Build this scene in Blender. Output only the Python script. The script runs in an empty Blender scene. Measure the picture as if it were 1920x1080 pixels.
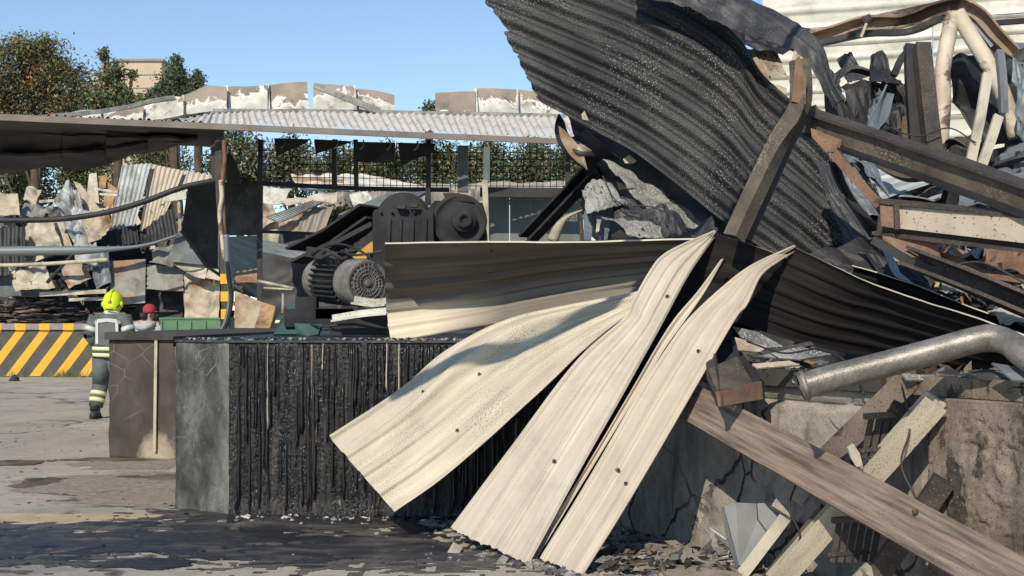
import bpy, bmesh, math, random
import numpy as np
from mathutils import Vector, Matrix, noise as mnoise
rng = np.random.default_rng(7)
random.seed(7)
scene = bpy.context.scene
col = scene.collection
R = math.radians

# ------------------------------------------------------------------ camera, sky, sun, exposure
F = 2600.0                      # focal length in pixels of a 1920 px wide picture
HC = 1.5                        # camera height
cam = bpy.data.cameras.new('camera'); camo = bpy.data.objects.new('camera', cam); col.objects.link(camo)
camo.location = (0, 0, HC); camo.rotation_euler = (R(90), 0, 0)
cam.sensor_width = 36; cam.lens = F / 1920 * 36; cam.shift_y = 60 / 1920
cam.clip_start = 0.1; cam.clip_end = 3000
scene.camera = camo
SUN = Vector((-0.27, -0.77, 0.58)).normalized()
world = bpy.data.worlds.new('World'); scene.world = world; world.use_nodes = True
wn = world.node_tree; wn.nodes.clear()
sky = wn.nodes.new('ShaderNodeTexSky'); sky.sky_type = 'NISHITA'; sky.sun_disc = False
sky.sun_elevation = math.asin(SUN.z); sky.sun_rotation = math.atan2(SUN.x, SUN.y)
sky.air_density = 1.0; sky.dust_density = 0.0; sky.ozone_density = 3.2; sky.altitude = 50
bg = wn.nodes.new('ShaderNodeBackground'); bg.inputs[1].default_value = 0.14
wo = wn.nodes.new('ShaderNodeOutputWorld')
wn.links.new(sky.outputs[0], bg.inputs[0]); wn.links.new(bg.outputs[0], wo.inputs[0])
sl = bpy.data.lights.new('sun', 'SUN'); sl.energy = 4.2; sl.angle = R(0.5); sl.color = (1.0, 0.905, 0.735)
so = bpy.data.objects.new('sun', sl); col.objects.link(so)
so.rotation_euler = SUN.to_track_quat('Z', 'Y').to_euler(); so.location = (-10, -20, 30)
scene.view_settings.view_transform = 'Standard'; scene.view_settings.look = 'None'
scene.view_settings.gamma = 1; scene.view_settings.exposure = 0.0

# ------------------------------------------------------------------ helpers
def P(px, py, D):
    return np.array([(px - 960) / F * D, D, HC - (py - 600) / F * D])
def PP(seq): return np.array([P(*s) for s in seq])
def tag(o, label=None, cat=None, group=None, kind=None):
    if label: o['label'] = label
    if cat: o['category'] = cat
    if group: o['group'] = group
    if kind: o['kind'] = kind
    return o
def base_of(v):
    v = np.asarray(v); return np.array([(v[:, 0].min() + v[:, 0].max()) / 2, (v[:, 1].min() + v[:, 1].max()) / 2, v[:, 2].min()])
def wloc(o):
    l = Vector(o.location)
    if o.parent: l = l + wloc(o.parent)
    return l
def empty(name, loc, label, cat, group=None):
    o = bpy.data.objects.new(name, None); col.objects.link(o); o.location = loc
    o.empty_display_size = 0.1
    return tag(o, label, cat, group)
def mk(name, verts, faces, mats, parent=None, uv=None, midx=None, smooth=None, sharp_angle=None):
    verts = np.asarray(verts, float)
    b = base_of(verts)
    me = bpy.data.meshes.new(name)
    me.from_pydata((verts - b).tolist(), [], [list(map(int, f)) for f in faces])
    if not isinstance(mats, (list, tuple)): mats = [mats]
    for m in mats: me.materials.append(m)
    if midx is not None: me.polygons.foreach_set('material_index', np.asarray(midx, np.int32))
    if smooth is not None:
        if smooth is True: me.polygons.foreach_set('use_smooth', np.ones(len(me.polygons), bool))
        else: me.polygons.foreach_set('use_smooth', np.asarray(smooth, bool))
    if uv is not None:
        l = me.uv_layers.new(name='UVMap')
        vi = np.zeros(len(me.loops), np.int32); me.loops.foreach_get('vertex_index', vi)
        l.data.foreach_set('uv', np.asarray(uv, np.float32)[vi].ravel())
    me.validate(); me.update()
    o = bpy.data.objects.new(name, me); col.objects.link(o)
    if parent is not None:
        o.parent = parent; o.location = Vector(b) - wloc(parent)
    else: o.location = b
    return o
class MB:
    """collects shapes into one mesh"""
    def __init__(s): s.v = []; s.f = []; s.mi = []; s.sm = []
    def add(s, v, f, mi=0, sm=False):
        o = len(s.v); s.v += [tuple(p) for p in v]
        for q in f: s.f.append([i + o for i in q]); s.mi.append(mi); s.sm.append(sm)
    def box(s, c, half, ax=None, mi=0):
        c = np.array(c, float)
        ax = np.eye(3) if ax is None else np.array(ax, float)
        v = [c + sx * half[0] * ax[0] + sy * half[1] * ax[1] + sz * half[2] * ax[2] for sx in (-1, 1) for sy in (-1, 1) for sz in (-1, 1)]
        s.add(v, [(0, 1, 3, 2), (4, 6, 7, 5), (0, 4, 5, 1), (2, 3, 7, 6), (0, 2, 6, 4), (1, 5, 7, 3)], mi)
    def tube(s, pts, r, n=8, mi=0, sm=True, caps=True):
        v, f = tube_geo(pts, r, n, caps); s.add(v, f, mi, sm)
    def lathe(s, c, axis, prof, n=24, mi=0, sm=True, up=(0, 0, 1)):
        """prof list of (t along axis, radius)"""
        c = np.array(c, float); a = np.array(axis, float); a /= np.linalg.norm(a)
        e1 = np.cross(a, up); e1 /= np.linalg.norm(e1); e2 = np.cross(a, e1)
        v = []
        for t, r in prof:
            for k in range(n):
                w = 2 * math.pi * k / n
                v.append(c + a * t + r * (math.cos(w) * e1 + math.sin(w) * e2))
        f = []
        for i in range(len(prof) - 1):
            for k in range(n):
                k2 = (k + 1) % n; f.append((i * n + k, i * n + k2, (i + 1) * n + k2, (i + 1) * n + k))
        f.append(tuple(range(n))[::-1]); f.append(tuple((len(prof) - 1) * n + k for k in range(n)))
        s.add(v, f, mi, sm)
    def rock(s, c, sz, seed=None, flat=1.0, mi=0):
        th = rng.random() * 6.28
        base = [(1, 0, 0), (0, 1, 0), (-1, 0, 0), (0, -1, 0), (.6, .6, .5), (-.6, .6, .5), (-.6, -.6, .5), (.6, -.6, .5), (0, 0, .9)]
        k = rng.uniform(.6, 1.25, (9, 3)); sc = np.array(sz)
        v = []
        for b, kk in zip(base, k):
            x, y, z = np.array(b) * kk
            v.append((c[0] + sc[0] * (x * math.cos(th) - y * math.sin(th)), c[1] + sc[1] * (x * math.sin(th) + y * math.cos(th)), c[2] + sc[2] * z * flat))
        s.add(v, [(0, 4, 7), (0, 1, 4), (1, 5, 4), (1, 2, 5), (2, 6, 5), (2, 3, 6), (3, 7, 6), (3, 0, 7), (4, 5, 8), (5, 6, 8), (6, 7, 8), (7, 4, 8), (3, 2, 1, 0)], mi)
    def build(s, name, mats, parent=None):
        return mk(name, s.v, s.f, mats, parent, midx=s.mi, smooth=s.sm)
def tube_geo(pts, r, n=8, caps=True):
    pts = np.asarray(pts, float); m = len(pts)
    r = np.broadcast_to(np.asarray(r, float), (m,))
    T = np.gradient(pts, axis=0); T /= np.linalg.norm(T, axis=1)[:, None] + 1e-12
    up = np.array([0, 0, 1.0]) if abs(T[0][2]) < .9 else np.array([0, 1.0, 0])
    v = []; e1 = np.cross(T[0], up); e1 /= np.linalg.norm(e1)
    for i in range(m):
        e1 = e1 - T[i] * np.dot(e1, T[i]); e1 /= np.linalg.norm(e1); e2 = np.cross(T[i], e1)
        for k in range(n):
            w = 2 * math.pi * k / n; v.append(pts[i] + r[i] * (math.cos(w) * e1 + math.sin(w) * e2))
    f = [(i * n + k, i * n + (k + 1) % n, (i + 1) * n + (k + 1) % n, (i + 1) * n + k) for i in range(m - 1) for k in range(n)]
    if caps: f += [tuple(range(n))[::-1], tuple((m - 1) * n + k for k in range(n))]
    return v, f
def catmull(pts, n):
    """n samples through the points, by chord length"""
    p = np.asarray(pts, float)
    if len(p) == 2:
        t = np.linspace(0, 1, n)[:, None]; return p[0] * (1 - t) + p[1] * t
    d = np.r_[0, np.cumsum(np.linalg.norm(np.diff(p, axis=0), axis=1))]; d /= d[-1]
    ext = np.vstack([2 * p[0] - p[1], p, 2 * p[-1] - p[-2]])
    out = []
    for t in np.linspace(0, 1, n):
        i = min(max(np.searchsorted(d, t, side='right') - 1, 0), len(p) - 2)
        s = (t - d[i]) / (d[i + 1] - d[i] + 1e-12)
        a, b, c, e = ext[i], ext[i + 1], ext[i + 2], ext[i + 3]
        out.append(.5 * (2 * b + (c - a) * s + (2 * a - 5 * b + 4 * c - e) * s * s + (3 * b - 3 * c + e - a) * s ** 3))
    return np.array(out)
def nz(x, y, z=0.0): return mnoise.noise((x, y, z))
def trap(t):                     # trapezoid rib, t in ribs
    return np.tanh(3.2 * np.cos(2 * math.pi * t)) / np.tanh(3.2)
def sharp_rib(t):                # narrow raised rib with flat pans between
    c = np.cos(2 * math.pi * t); return np.clip((c - .45) * 4, 0, 1) * 2 - 1
GRID = {}
def on_sheet(o, px, py):
    G, N = GRID[o.name]; g = G.reshape(-1, 3); n = N.reshape(-1, 3)
    x = 960 + F * g[:, 0] / g[:, 1]; y = 600 - F * (g[:, 2] - HC) / g[:, 1]
    i = np.argmin((x - px) ** 2 + (y - py) ** 2); return g[i], n[i]
def sheet(name, A, B, ribs=0, amp=0.0, nu=40, nv=24, thick=0.003, mats=None, parent=None, dents=0.0, dscale=2.0,
          rag=(0, 0), ragv=0.0, seed=0, bulge=None, prof=trap, lin=False, holes=None, phase=0.0, fold=0.0, mid=None, facet=0.0):
    """sheet lofted between two edges given as (px, py, depth); slot 0 = camera side, 1 = far side, 2 = rim"""
    a = PP(A); b = PP(B)
    us = np.linspace(0, 1, nu)
    ca = catmull(a, 481); cb = catmull(b, 481); cm = catmull(PP(mid), 481) if mid is not None else None
    vs = np.linspace(0, 1, nv)
    G = np.zeros((nu, nv, 3))
    def at(c, u):
        x = np.clip(u, 0, 1) * 480; i = np.minimum(x.astype(int), 479); s = (x - i)[:, None]
        return c[i] * (1 - s) + c[i + 1] * s
    for j, v in enumerate(vs):
        u0 = rag[0] * (.5 + .5 * nz(v * 9 + seed, 3.1) + .35 * nz(v * 31 + seed, 8.1)); u1 = 1 - rag[1] * (.5 + .5 * nz(v * 9 + seed, 7.7) + .35 * nz(v * 31 + seed, 1.3))
        uu = u0 + us * (u1 - u0)
        if ragv and (j == 0 or j == nv - 1):
            off = np.array([ragv * nz(u * 14, seed + j) for u in us])
        else: off = 0
        vv = np.clip(v + off, 0, 1) if ragv else v
        vv = np.asarray(vv)[..., None] if np.ndim(vv) else vv
        if cm is None: G[:, j] = at(ca, uu) * (1 - vv) + at(cb, uu) * vv
        else: G[:, j] = at(ca, uu) * (1 - v) * (1 - 2 * v) + at(cm, uu) * 4 * v * (1 - v) + at(cb, uu) * v * (2 * v - 1)
    def normals(G):
        gu = np.gradient(G, axis=0); gv = np.gradient(G, axis=1)
        n = np.cross(gu, gv); n /= np.linalg.norm(n, axis=2)[..., None] + 1e-12
        return n
    N = normals(G)
    c = G.mean((0, 1)) - np.array([0, 0, HC])
    flip = (N.mean((0, 1)) @ c) > 0
    if flip: N = -N
    L = np.linalg.norm(np.diff(G[:, nv // 2], axis=0), axis=1).sum(); W = np.linalg.norm(np.diff(G[nu // 2], axis=0), axis=1).sum()
    disp = np.zeros((nu, nv))
    if ribs: disp += amp * prof(vs * ribs + phase)[None, :]
    if dents or fold:
        for i in range(nu):
            for j in range(nv):
                x = us[i] * L * dscale; y = vs[j] * W * dscale
                if dents: disp[i, j] += dents * (nz(x + seed * 7.3, y, seed) + .5 * nz(x * 2.3, y * 2.3 + seed, 4.2))
                if fold:
                    q = nz(x * .8 + seed * 3.1, y * .8, seed + 9); q2 = nz(x * 1.7 + seed, y * 1.7, seed + 19)
                    disp[i, j] += fold * ((abs(q) ** .8) * 2 - .5 + .5 * abs(q2) * 2)
    if bulge is not None:
        for i in range(nu):
            for j in range(nv): disp[i, j] += bulge(us[i], vs[j])
    G = G + N * disp[..., None]
    if facet:
        rs = np.random.default_rng(int(abs(seed) * 13 + 5)); facet = facet * min(L / nu, W / nv); G = G + N * (rs.normal(size=(nu, nv, 1)) * facet) + rs.normal(size=(nu, nv, 3)) * facet * .3
    N2 = normals(G)
    if flip: N2 = -N2
    Bk = G - N2 * thick
    UV = np.stack(np.broadcast_arrays((us * L)[:, None], (vs * W)[None, :]), -1)
    V = np.vstack([G.reshape(-1, 3), Bk.reshape(-1, 3)]); uv = np.vstack([UV.reshape(-1, 2)] * 2)
    n = nu * nv; f = []; mi = []; sm = []
    keep = np.ones((nu - 1, nv - 1), bool)
    if holes is not None:
        for i in range(nu - 1):
            for j in range(nv - 1):
                if holes((us[i] + us[i + 1]) / 2, (vs[j] + vs[j + 1]) / 2): keep[i, j] = False
    for i in range(nu - 1):
        for j in range(nv - 1):
            if not keep[i, j]: continue
            q = [i * nv + j, i * nv + j + 1, (i + 1) * nv + j + 1, (i + 1) * nv + j]
            if not flip: q = q[::-1]
            # front faces toward the camera
            f.append(q); mi.append(0); sm.append(not facet)
            f.append([x + n for x in q[::-1]]); mi.append(1); sm.append(not facet)
    # rim with own vertices
    ring = [(i, 0) for i in range(nu)] + [(nu - 1, j) for j in range(1, nv)] + [(i, nv - 1) for i in range(nu - 2, -1, -1)] + [(0, j) for j in range(nv - 2, 0, -1)]
    o = len(V); idx = [i * nv + j for i, j in ring]
    V = np.vstack([V, G.reshape(-1, 3)[idx], Bk.reshape(-1, 3)[idx]]); uv = np.vstack([uv, UV.reshape(-1, 2)[idx], UV.reshape(-1, 2)[idx]])
    k = len(ring)
    for q in range(k):
        i, j = ring[q]; i2, j2 = ring[(q + 1) % k]
        ci, cj = min(i, i2), min(j, j2); ci = min(ci, nu - 2); cj = min(cj, nv - 2)
        if not keep[ci, cj]: continue
        f.append([o + q, o + (q + 1) % k, o + k + (q + 1) % k, o + k + q]); mi.append(2); sm.append(False)
    mats = list(mats)
    while len(mats) < 3: mats.append(mats[0])
    o = mk(name, V, f, mats, parent, uv=uv, midx=mi, smooth=sm)
    GRID[o.name] = (G, N2)
    return o
def profile(kind, h, w, t):
    """closed outline in (side, up)"""
    if kind == 'I':
        return [(-w/2, -h/2), (w/2, -h/2), (w/2, -h/2+t), (t/2, -h/2+t), (t/2, h/2-t), (w/2, h/2-t), (w/2, h/2), (-w/2, h/2), (-w/2, h/2-t), (-t/2, h/2-t), (-t/2, -h/2+t), (-w/2, -h/2+t)]
    if kind == 'U':
        return [(-w/2, -h/2), (w/2, -h/2), (w/2, -h/2+t), (-w/2+t, -h/2+t), (-w/2+t, h/2-t), (w/2, h/2-t), (w/2, h/2), (-w/2, h/2)]
    if kind == 'L':
        return [(-w/2, -h/2), (w/2, -h/2), (w/2, -h/2+t), (-w/2+t, -h/2+t), (-w/2+t, h/2), (-w/2, h/2)]
    return [(-w/2, -h/2), (w/2, -h/2), (w/2, h/2), (-w/2, h/2)]
def beam_geo(path, prof, up=(0, 0, 1), roll=0.0, n=None, dent=0.0, seed=0, scale=None):
    p = PP(path) if len(path[0]) == 3 and not isinstance(path, np.ndarray) else np.asarray(path, float)
    if n: p = catmull(p, n)
    m = len(p)
    T = np.zeros_like(p); d = np.diff(p, axis=0); d /= np.linalg.norm(d, axis=1)[:, None]
    T[0] = d[0]; T[-1] = d[-1]
    for i in range(1, m - 1): T[i] = d[i - 1] + d[i]
    T /= np.linalg.norm(T, axis=1)[:, None]
    up = np.array(up, float); rolls = np.broadcast_to(np.asarray(roll, float), (m,)) if np.ndim(roll) == 0 or len(roll) == m else np.interp(np.linspace(0, 1, m), np.linspace(0, 1, len(roll)), roll)
    sc = np.ones(m) if scale is None else np.interp(np.linspace(0, 1, m), np.linspace(0, 1, len(scale)), scale)
    k = len(prof); V = []; UV = []
    per = np.r_[0, np.cumsum([math.dist(prof[i], prof[(i + 1) % k]) for i in range(k)])]
    le = np.r_[0, np.cumsum(np.linalg.norm(np.diff(p, axis=0), axis=1))]
    for i in range(m):
        s = np.cross(T[i], up); s /= np.linalg.norm(s); u = np.cross(s, T[i])
        c, sn = math.cos(rolls[i]), math.sin(rolls[i])
        s2 = c * s + sn * u; u2 = -sn * s + c * u
        for j, (a, b) in enumerate(prof):
            q = p[i] + (a * s2 + b * u2) * sc[i]
            if dent: q = q + dent * np.array([nz(*(q * 3 + seed)), nz(*(q * 3 + seed + 5)), nz(*(q * 3 + seed + 11))])
            V.append(q); UV.append((le[i], per[j]))
    f = [(i * k + j, i * k + (j + 1) % k, (i + 1) * k + (j + 1) % k, (i + 1) * k + j) for i in range(m - 1) for j in range(k)]
    f += [tuple(range(k))[::-1], tuple((m - 1) * k + j for j in range(k))]
    return V, f, UV
def beam(name, path, kind='box', h=.1, w=.1, t=.01, mat=None, parent=None, up=(0, 0, 1), roll=0.0, n=None, dent=0.0, seed=0, scale=None):
    V, f, UV = beam_geo(path, profile(kind, h, w, t), up, roll, n, dent, seed, scale)
    return mk(name, V, f, mat, parent, uv=UV)
def pipe(name, path, r, mat, parent=None, n=40, seg=10):
    p = catmull(PP(path), n) if n else PP(path)
    rr = r if np.ndim(r) == 0 else np.interp(np.linspace(0, 1, len(p)), np.linspace(0, 1, len(r)), r)
    v, f = tube_geo(p, rr, seg); return mk(name, v, f, mat, parent, smooth=[len(q) == 4 for q in f])
def slab(name, pts, t, mat, parent=None, jitter=0.0):
    """a flat piece with an outline of (px, py, depth) and thickness t going away from the camera"""
    p = PP(pts); c = p.mean(0)
    n = np.zeros(3)
    for i in range(len(p)): n += np.cross(p[i] - c, p[(i + 1) % len(p)] - c)
    n /= np.linalg.norm(n)
    if n @ (c - np.array([0, 0, HC])) > 0: n = -n; p = p[::-1]
    k = len(p); V = np.vstack([p, p - n * t])
    f = [tuple(range(k)), tuple(range(k, 2 * k))[::-1]] + [(i, i + k, (i + 1) % k + k, (i + 1) % k) for i in range(k)]
    e = p[1] - p[0]; e = e / np.linalg.norm(e); g = np.cross(n, e)
    uv = [((q - c) @ e, (q - c) @ g) for q in V]
    return mk(name, V, f, mat, parent, uv=uv)
def boxo(name, lo, hi, mat, parent=None, rotz=0):
    m = MB(); lo = np.array(lo, float); hi = np.array(hi, float); m.box((lo + hi) / 2, (hi - lo) / 2); return m.build(name, mat, parent)

# ------------------------------------------------------------------ materials
SPK = 2.1
class NT:
    def __init__(s, name):
        s.m = bpy.data.materials.new(name); s.m.use_nodes = True; s.t = s.m.node_tree; s.b = s.t.nodes['Principled BSDF']
        s.tc = s.t.nodes.new('ShaderNodeTexCoord'); s.shift = True
    def n(s, typ, **kw):
        o = s.t.nodes.new(typ)
        for k, v in kw.items(): setattr(o, k, v)
        return o
    def link(s, a, b): s.t.links.new(a, b)
    def coords(s, kind='Object', scale=(1, 1, 1), rot=(0, 0, 0)):
        mp = s.n('ShaderNodeMapping'); mp.inputs['Scale'].default_value = scale; mp.inputs['Rotation'].default_value = rot
        if kind == 'Object':
            if not hasattr(s, 'off'):
                oi = s.n('ShaderNodeObjectInfo'); va = s.n('ShaderNodeVectorMath'); va.operation = 'ADD'
                mu = s.n('ShaderNodeMath'); mu.operation = 'MULTIPLY'; mu.inputs[1].default_value = 40 if s.shift else 0
                s.link(oi.outputs['Random'], mu.inputs[0]); s.link(s.tc.outputs['Object'], va.inputs[0]); s.link(mu.outputs[0], va.inputs[1]); s.off = va.outputs[0]
            s.link(s.off, mp.inputs['Vector'])
        else: s.link(s.tc.outputs[kind], mp.inputs['Vector'])
        return mp.outputs[0]
    def noise(s, co, scale, detail=6, rough=.6, dist=0.0):
        o = s.n('ShaderNodeTexNoise'); o.inputs['Scale'].default_value = scale; o.inputs['Detail'].default_value = detail
        o.inputs['Roughness'].default_value = rough; o.inputs['Distortion'].default_value = dist; s.link(co, o.inputs['Vector']); return o.outputs['Fac']
    def voro(s, co, scale, feature='F1', out='Distance', rnd=1.0):
        o = s.n('ShaderNodeTexVoronoi'); o.feature = feature; o.inputs['Scale'].default_value = scale; o.inputs['Randomness'].default_value = rnd
        s.link(co, o.inputs['Vector']); return o.outputs[out]
    def ramp(s, fac, stops, interp='LINEAR'):
        o = s.n('ShaderNodeValToRGB'); e = o.color_ramp; e.interpolation = interp
        while len(e.elements) < len(stops): e.elements.new(.5)
        for el, (p, c) in zip(e.elements, stops):
            el.position = p; el.color = (*c, 1) if not np.isscalar(c) else (c, c, c, 1)
        s.link(fac, o.inputs[0]); return o.outputs[0]
    def mix(s, fac, a, b, blend='MIX'):
        o = s.n('ShaderNodeMix'); o.data_type = 'RGBA'; o.blend_type = blend
        for v, i in ((fac, 0), (a, 6), (b, 7)):
            if hasattr(v, 'is_linked'): s.link(v, o.inputs[i])
            elif i == 0: o.inputs[0].default_value = v
            else: o.inputs[i].default_value = (*v, 1)
        return o.outputs[2]
    def math(s, op, a, b=None, c=None):
        o = s.n('ShaderNodeMath'); o.operation = op
        for v, i in ((a, 0), (b, 1), (c, 2)):
            if v is None: continue
            if hasattr(v, 'is_linked'): s.link(v, o.inputs[i])
            else: o.inputs[i].default_value = v
        return o.outputs[0]
    def sep(s, co):
        o = s.n('ShaderNodeSeparateXYZ'); s.link(co, o.inputs[0]); return o.outputs
    def out(s, colr, rough=.6, metal=0.0, bump=None, bstr=.3, bdist=.01, spec=None):
        if hasattr(colr, 'is_linked'): s.link(colr, s.b.inputs['Base Color'])
        else: s.b.inputs['Base Color'].default_value = (*colr, 1)
        if hasattr(rough, 'is_linked'): s.link(rough, s.b.inputs['Roughness'])
        else: s.b.inputs['Roughness'].default_value = rough
        s.b.inputs['Metallic'].default_value = metal
        if spec is not None: s.b.inputs['Specular IOR Level'].default_value = spec
        if bump is not None:
            o = s.n('ShaderNodeBump'); o.inputs['Strength'].default_value = bstr; o.inputs['Distance'].default_value = bdist
            s.link(bump, o.inputs['Height']); s.link(o.outputs[0], s.b.inputs['Normal'])
        return s.m
def weather(name, c1, c2, scale=3.0, kind='Object', stretch=(1, 1, 1), c3=None, s3=1.2, t3=(.55, .65), speck=None, rough=.65, metal=0.0, bump=.25, bscale=45, bdist=.008, spec=None, speck2=None, grime=.0):
    """two-tone weathered surface, optional patches (c3) and specks [(colour, scale, threshold)]"""
    t = NT(name); co = t.coords(kind, stretch); raw = t.coords(kind)
    a = t.noise(co, scale, 8, .62); c = t.ramp(a, [(.36, c1), (.64, c2)])
    if c3: c = t.mix(t.ramp(t.noise(co, s3, 6, .65, .3), [(t3[0], 0.0), (t3[1], 1.0)]), c, c3)
    for sp in (speck, speck2):
        if sp:
            f = t.ramp(t.noise(raw, sp[1] * SPK, 3, .55), [(sp[2], 0.0), (sp[2] + .04, 1.0)])
            if len(sp) > 3:   # restrict to patches
                f = t.math('MULTIPLY', f, t.ramp(t.noise(raw, sp[3], 3, .5), [(.42, 0.0), (.6, 1.0)]))
            c = t.mix(f, c, sp[0])
    if grime:
        gf = t.ramp(t.noise(raw, 2.3, 9, .72, .4), [(.45, 0.0), (.72, grime)]); c = t.mix(gf, c, (.045, .036, .03))
    bn = t.noise(co if stretch != (1, 1, 1) else raw, bscale, 5, .6)
    return t.out(c, rough, metal, bn, bump, bdist, spec)

cream = weather('cream_sheet_metal', (.465, .41, .325), (.57, .515, .42), 2.2, 'UV', (.35, 8, 1), c3=(.36, .32, .26), s3=1.3, t3=(.52, .72), speck=((.13, .11, .09), 42, .68), rough=.55, bump=.12, bscale=14, grime=.30)
cream_speck = weather('ash_speckled_cream_metal', (.46, .405, .31), (.62, .56, .43), 2.0, 'UV', (.6, 5, 1), c3=(.40, .35, .27), s3=1.7, t3=(.52, .7), speck=((.14, .12, .09), 55, .57, 2.2), rough=.6, bump=.15, bscale=18, speck2=((.22, .18, .13), 95, .60))
cream_pink = weather('scorched_cream_metal', (.47, .405, .315), (.56, .495, .395), 1.6, 'UV', (.5, 7, 1), c3=(.50, .40, .31), s3=1.3, t3=(.5, .72), speck=((.15, .12, .09), 45, .69), rough=.55, bump=.12, bscale=14, grime=.22)
soot_back = weather('soot_brown_metal', (.008, .0075, .0075), (.022, .019, .017), 2.4, 'UV', (.4, 7, 1), c3=(.036, .028, .022), s3=1.2, rough=.85, spec=.2, bump=.15, bscale=20)
soot_side = weather('smoke_stained_metal', (.16, .135, .115), (.30, .26, .215), 1.6, 'UV', (.35, 9, 1), c3=(.10, .085, .075), s3=1.0, t3=(.5, .75), rough=.55, bump=.12, bscale=18, speck=((.05, .04, .035), 40, .7))
black_sheet = weather('burnt_black_metal', (.009, .0095, .011), (.026, .027, .030), 3.0, 'UV', (.5, 5, 1), rough=.62, spec=.35, bump=.3, bscale=40, speck=((.42, .40, .35), 30, .60, 1.3), speck2=((.15, .147, .138), 52, .535, 1.0))
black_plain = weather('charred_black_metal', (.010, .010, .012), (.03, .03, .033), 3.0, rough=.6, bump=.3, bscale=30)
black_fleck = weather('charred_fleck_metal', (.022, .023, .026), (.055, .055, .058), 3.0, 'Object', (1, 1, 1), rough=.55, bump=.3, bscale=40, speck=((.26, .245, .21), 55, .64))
galv = weather('galvanised_crumple', (.24, .27, .29), (.42, .45, .46), 2.5, 'UV', (.6, 4, 1), c3=(.60, .60, .56), s3=2.0, t3=(.58, .68), rough=.5, metal=.15, bump=.25, bscale=20)
galv_dark = weather('dull_galvanised_sheet', (.10, .12, .14), (.22, .245, .26), 2.5, 'UV', (.6, 4, 1), c3=(.35, .36, .35), s3=2.0, t3=(.6, .7), rough=.5, metal=.1, bump=.25, bscale=20)
pale_grey = weather('ash_grey_metal', (.10, .10, .10), (.30, .295, .27), 4.0, 'Object', (1, 1, 1), speck=((.45, .43, .38), 40, .58), rough=.65, bump=.3)
rust = weather('rusty_steel', (.14, .075, .045), (.24, .15, .10), 5.0, c3=(.33, .17, .09), s3=3, speck=((.05, .035, .03), 50, .62), rough=.8, bump=.4)
rust_dark = weather('dark_burnt_steel', (.028, .024, .022), (.07, .055, .045), 5.0, c3=(.12, .075, .05), s3=2.2, t3=(.55, .7), speck=((.20, .17, .14), 60, .62), rough=.75, bump=.35)
rust_speck = weather('speckled_brown_steel', (.045, .037, .030), (.14, .112, .085), 3.0, c3=(.03, .026, .023), s3=2.2, t3=(.5, .65), speck=((.30, .25, .195), 50, .56, 2.0), rough=.75, bump=.35)
rust_beige = weather('beige_rust_blotched_steel', (.42, .35, .27), (.50, .43, .34), 4.0, c3=(.28, .13, .075), s3=2.4, t3=(.60, .68), speck=((.10, .05, .035), 26, .63), rough=.75, bump=.35)
chord_m = weather('scorched_truss_steel', (.22, .15, .095), (.36, .27, .19), 3.5, c3=(.07, .05, .04), s3=3.0, t3=(.5, .58), rough=.8, bump=.35)
rust_orange = weather('orange_rusted_sheet', (.36, .20, .09), (.48, .31, .16), 3.0, c3=(.20, .095, .05), s3=2, rough=.75, bump=.3, grime=.75)
brown_plate = weather('brown_scorched_plate', (.085, .062, .048), (.30, .235, .18), 2.4, 'UV', (.7, 4, 1), c3=(.30, .195, .135), s3=1.3, t3=(.54, .70), rough=.8, bump=.4, bscale=16, speck=((.05, .035, .028), 22, .62, 1.5), speck2=((.50, .42, .34), 30, .66, 1.2))
tan = weather('tan_burnt_panel', (.42, .35, .25), (.54, .46, .35), 2.2, c3=(.30, .16, .08), s3=1.4, t3=(.52, .64), speck=((.12, .10, .08), 25, .68), rough=.7, bump=.25, grime=.75)
whitish = weather('white_burnt_cladding', (.60, .58, .50), (.74, .72, .65), 1.4, 'UV', (.5, 3.5, 1), c3=(.50, .40, .29), s3=1.1, t3=(.54, .74), speck=((.34, .32, .28), 22, .66, 1.1), rough=.6, bump=.15, grime=.5)
whitecream = weather('flaking_cream_tube', (.55, .46, .35), (.66, .58, .46), 3.0, c3=(.16, .10, .07), s3=3.2, t3=(.54, .60), rough=.65, bump=.3, grime=.75)
paleboard = weather('pale_board', (.46, .41, .31), (.56, .51, .41), 3.0, stretch=(1, 1, .3), rough=.7, bump=.2, grime=.75)
paleblue = weather('pale_blue_sheet', (.40, .43, .43), (.55, .57, .55), 1.6, c3=(.46, .39, .30), s3=1.0, t3=(.55, .7), rough=.55, bump=.25, bscale=12, grime=.75)
char_mottle = weather('charred_mottled_panel', (.012, .012, .013), (.035, .035, .037), 2.0, c3=(.085, .085, .083), s3=1.6, t3=(.52, .7), rough=.75, bump=.3)
slate_blue = weather('slate_grey_panel', (.10, .115, .125), (.17, .185, .19), 1.6, rough=.7, bump=.2, grime=.75)
grey_rust = weather('grey_panel_rusting', (.20, .205, .19), (.31, .30, .27), 1.6, c3=(.33, .17, .08), s3=.9, t3=(.5, .62), rough=.7, bump=.2, grime=.75)
pipe_m = weather('speckled_metal_pipe', (.15, .14, .125), (.32, .30, .27), 5.0, c3=(.10, .09, .08), s3=3, t3=(.5, .65), speck=((.07, .062, .055), 75, .55, 4.0), speck2=((.42, .40, .36), 90, .62), rough=.42, metal=.35, bump=.35, bscale=55)
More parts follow.
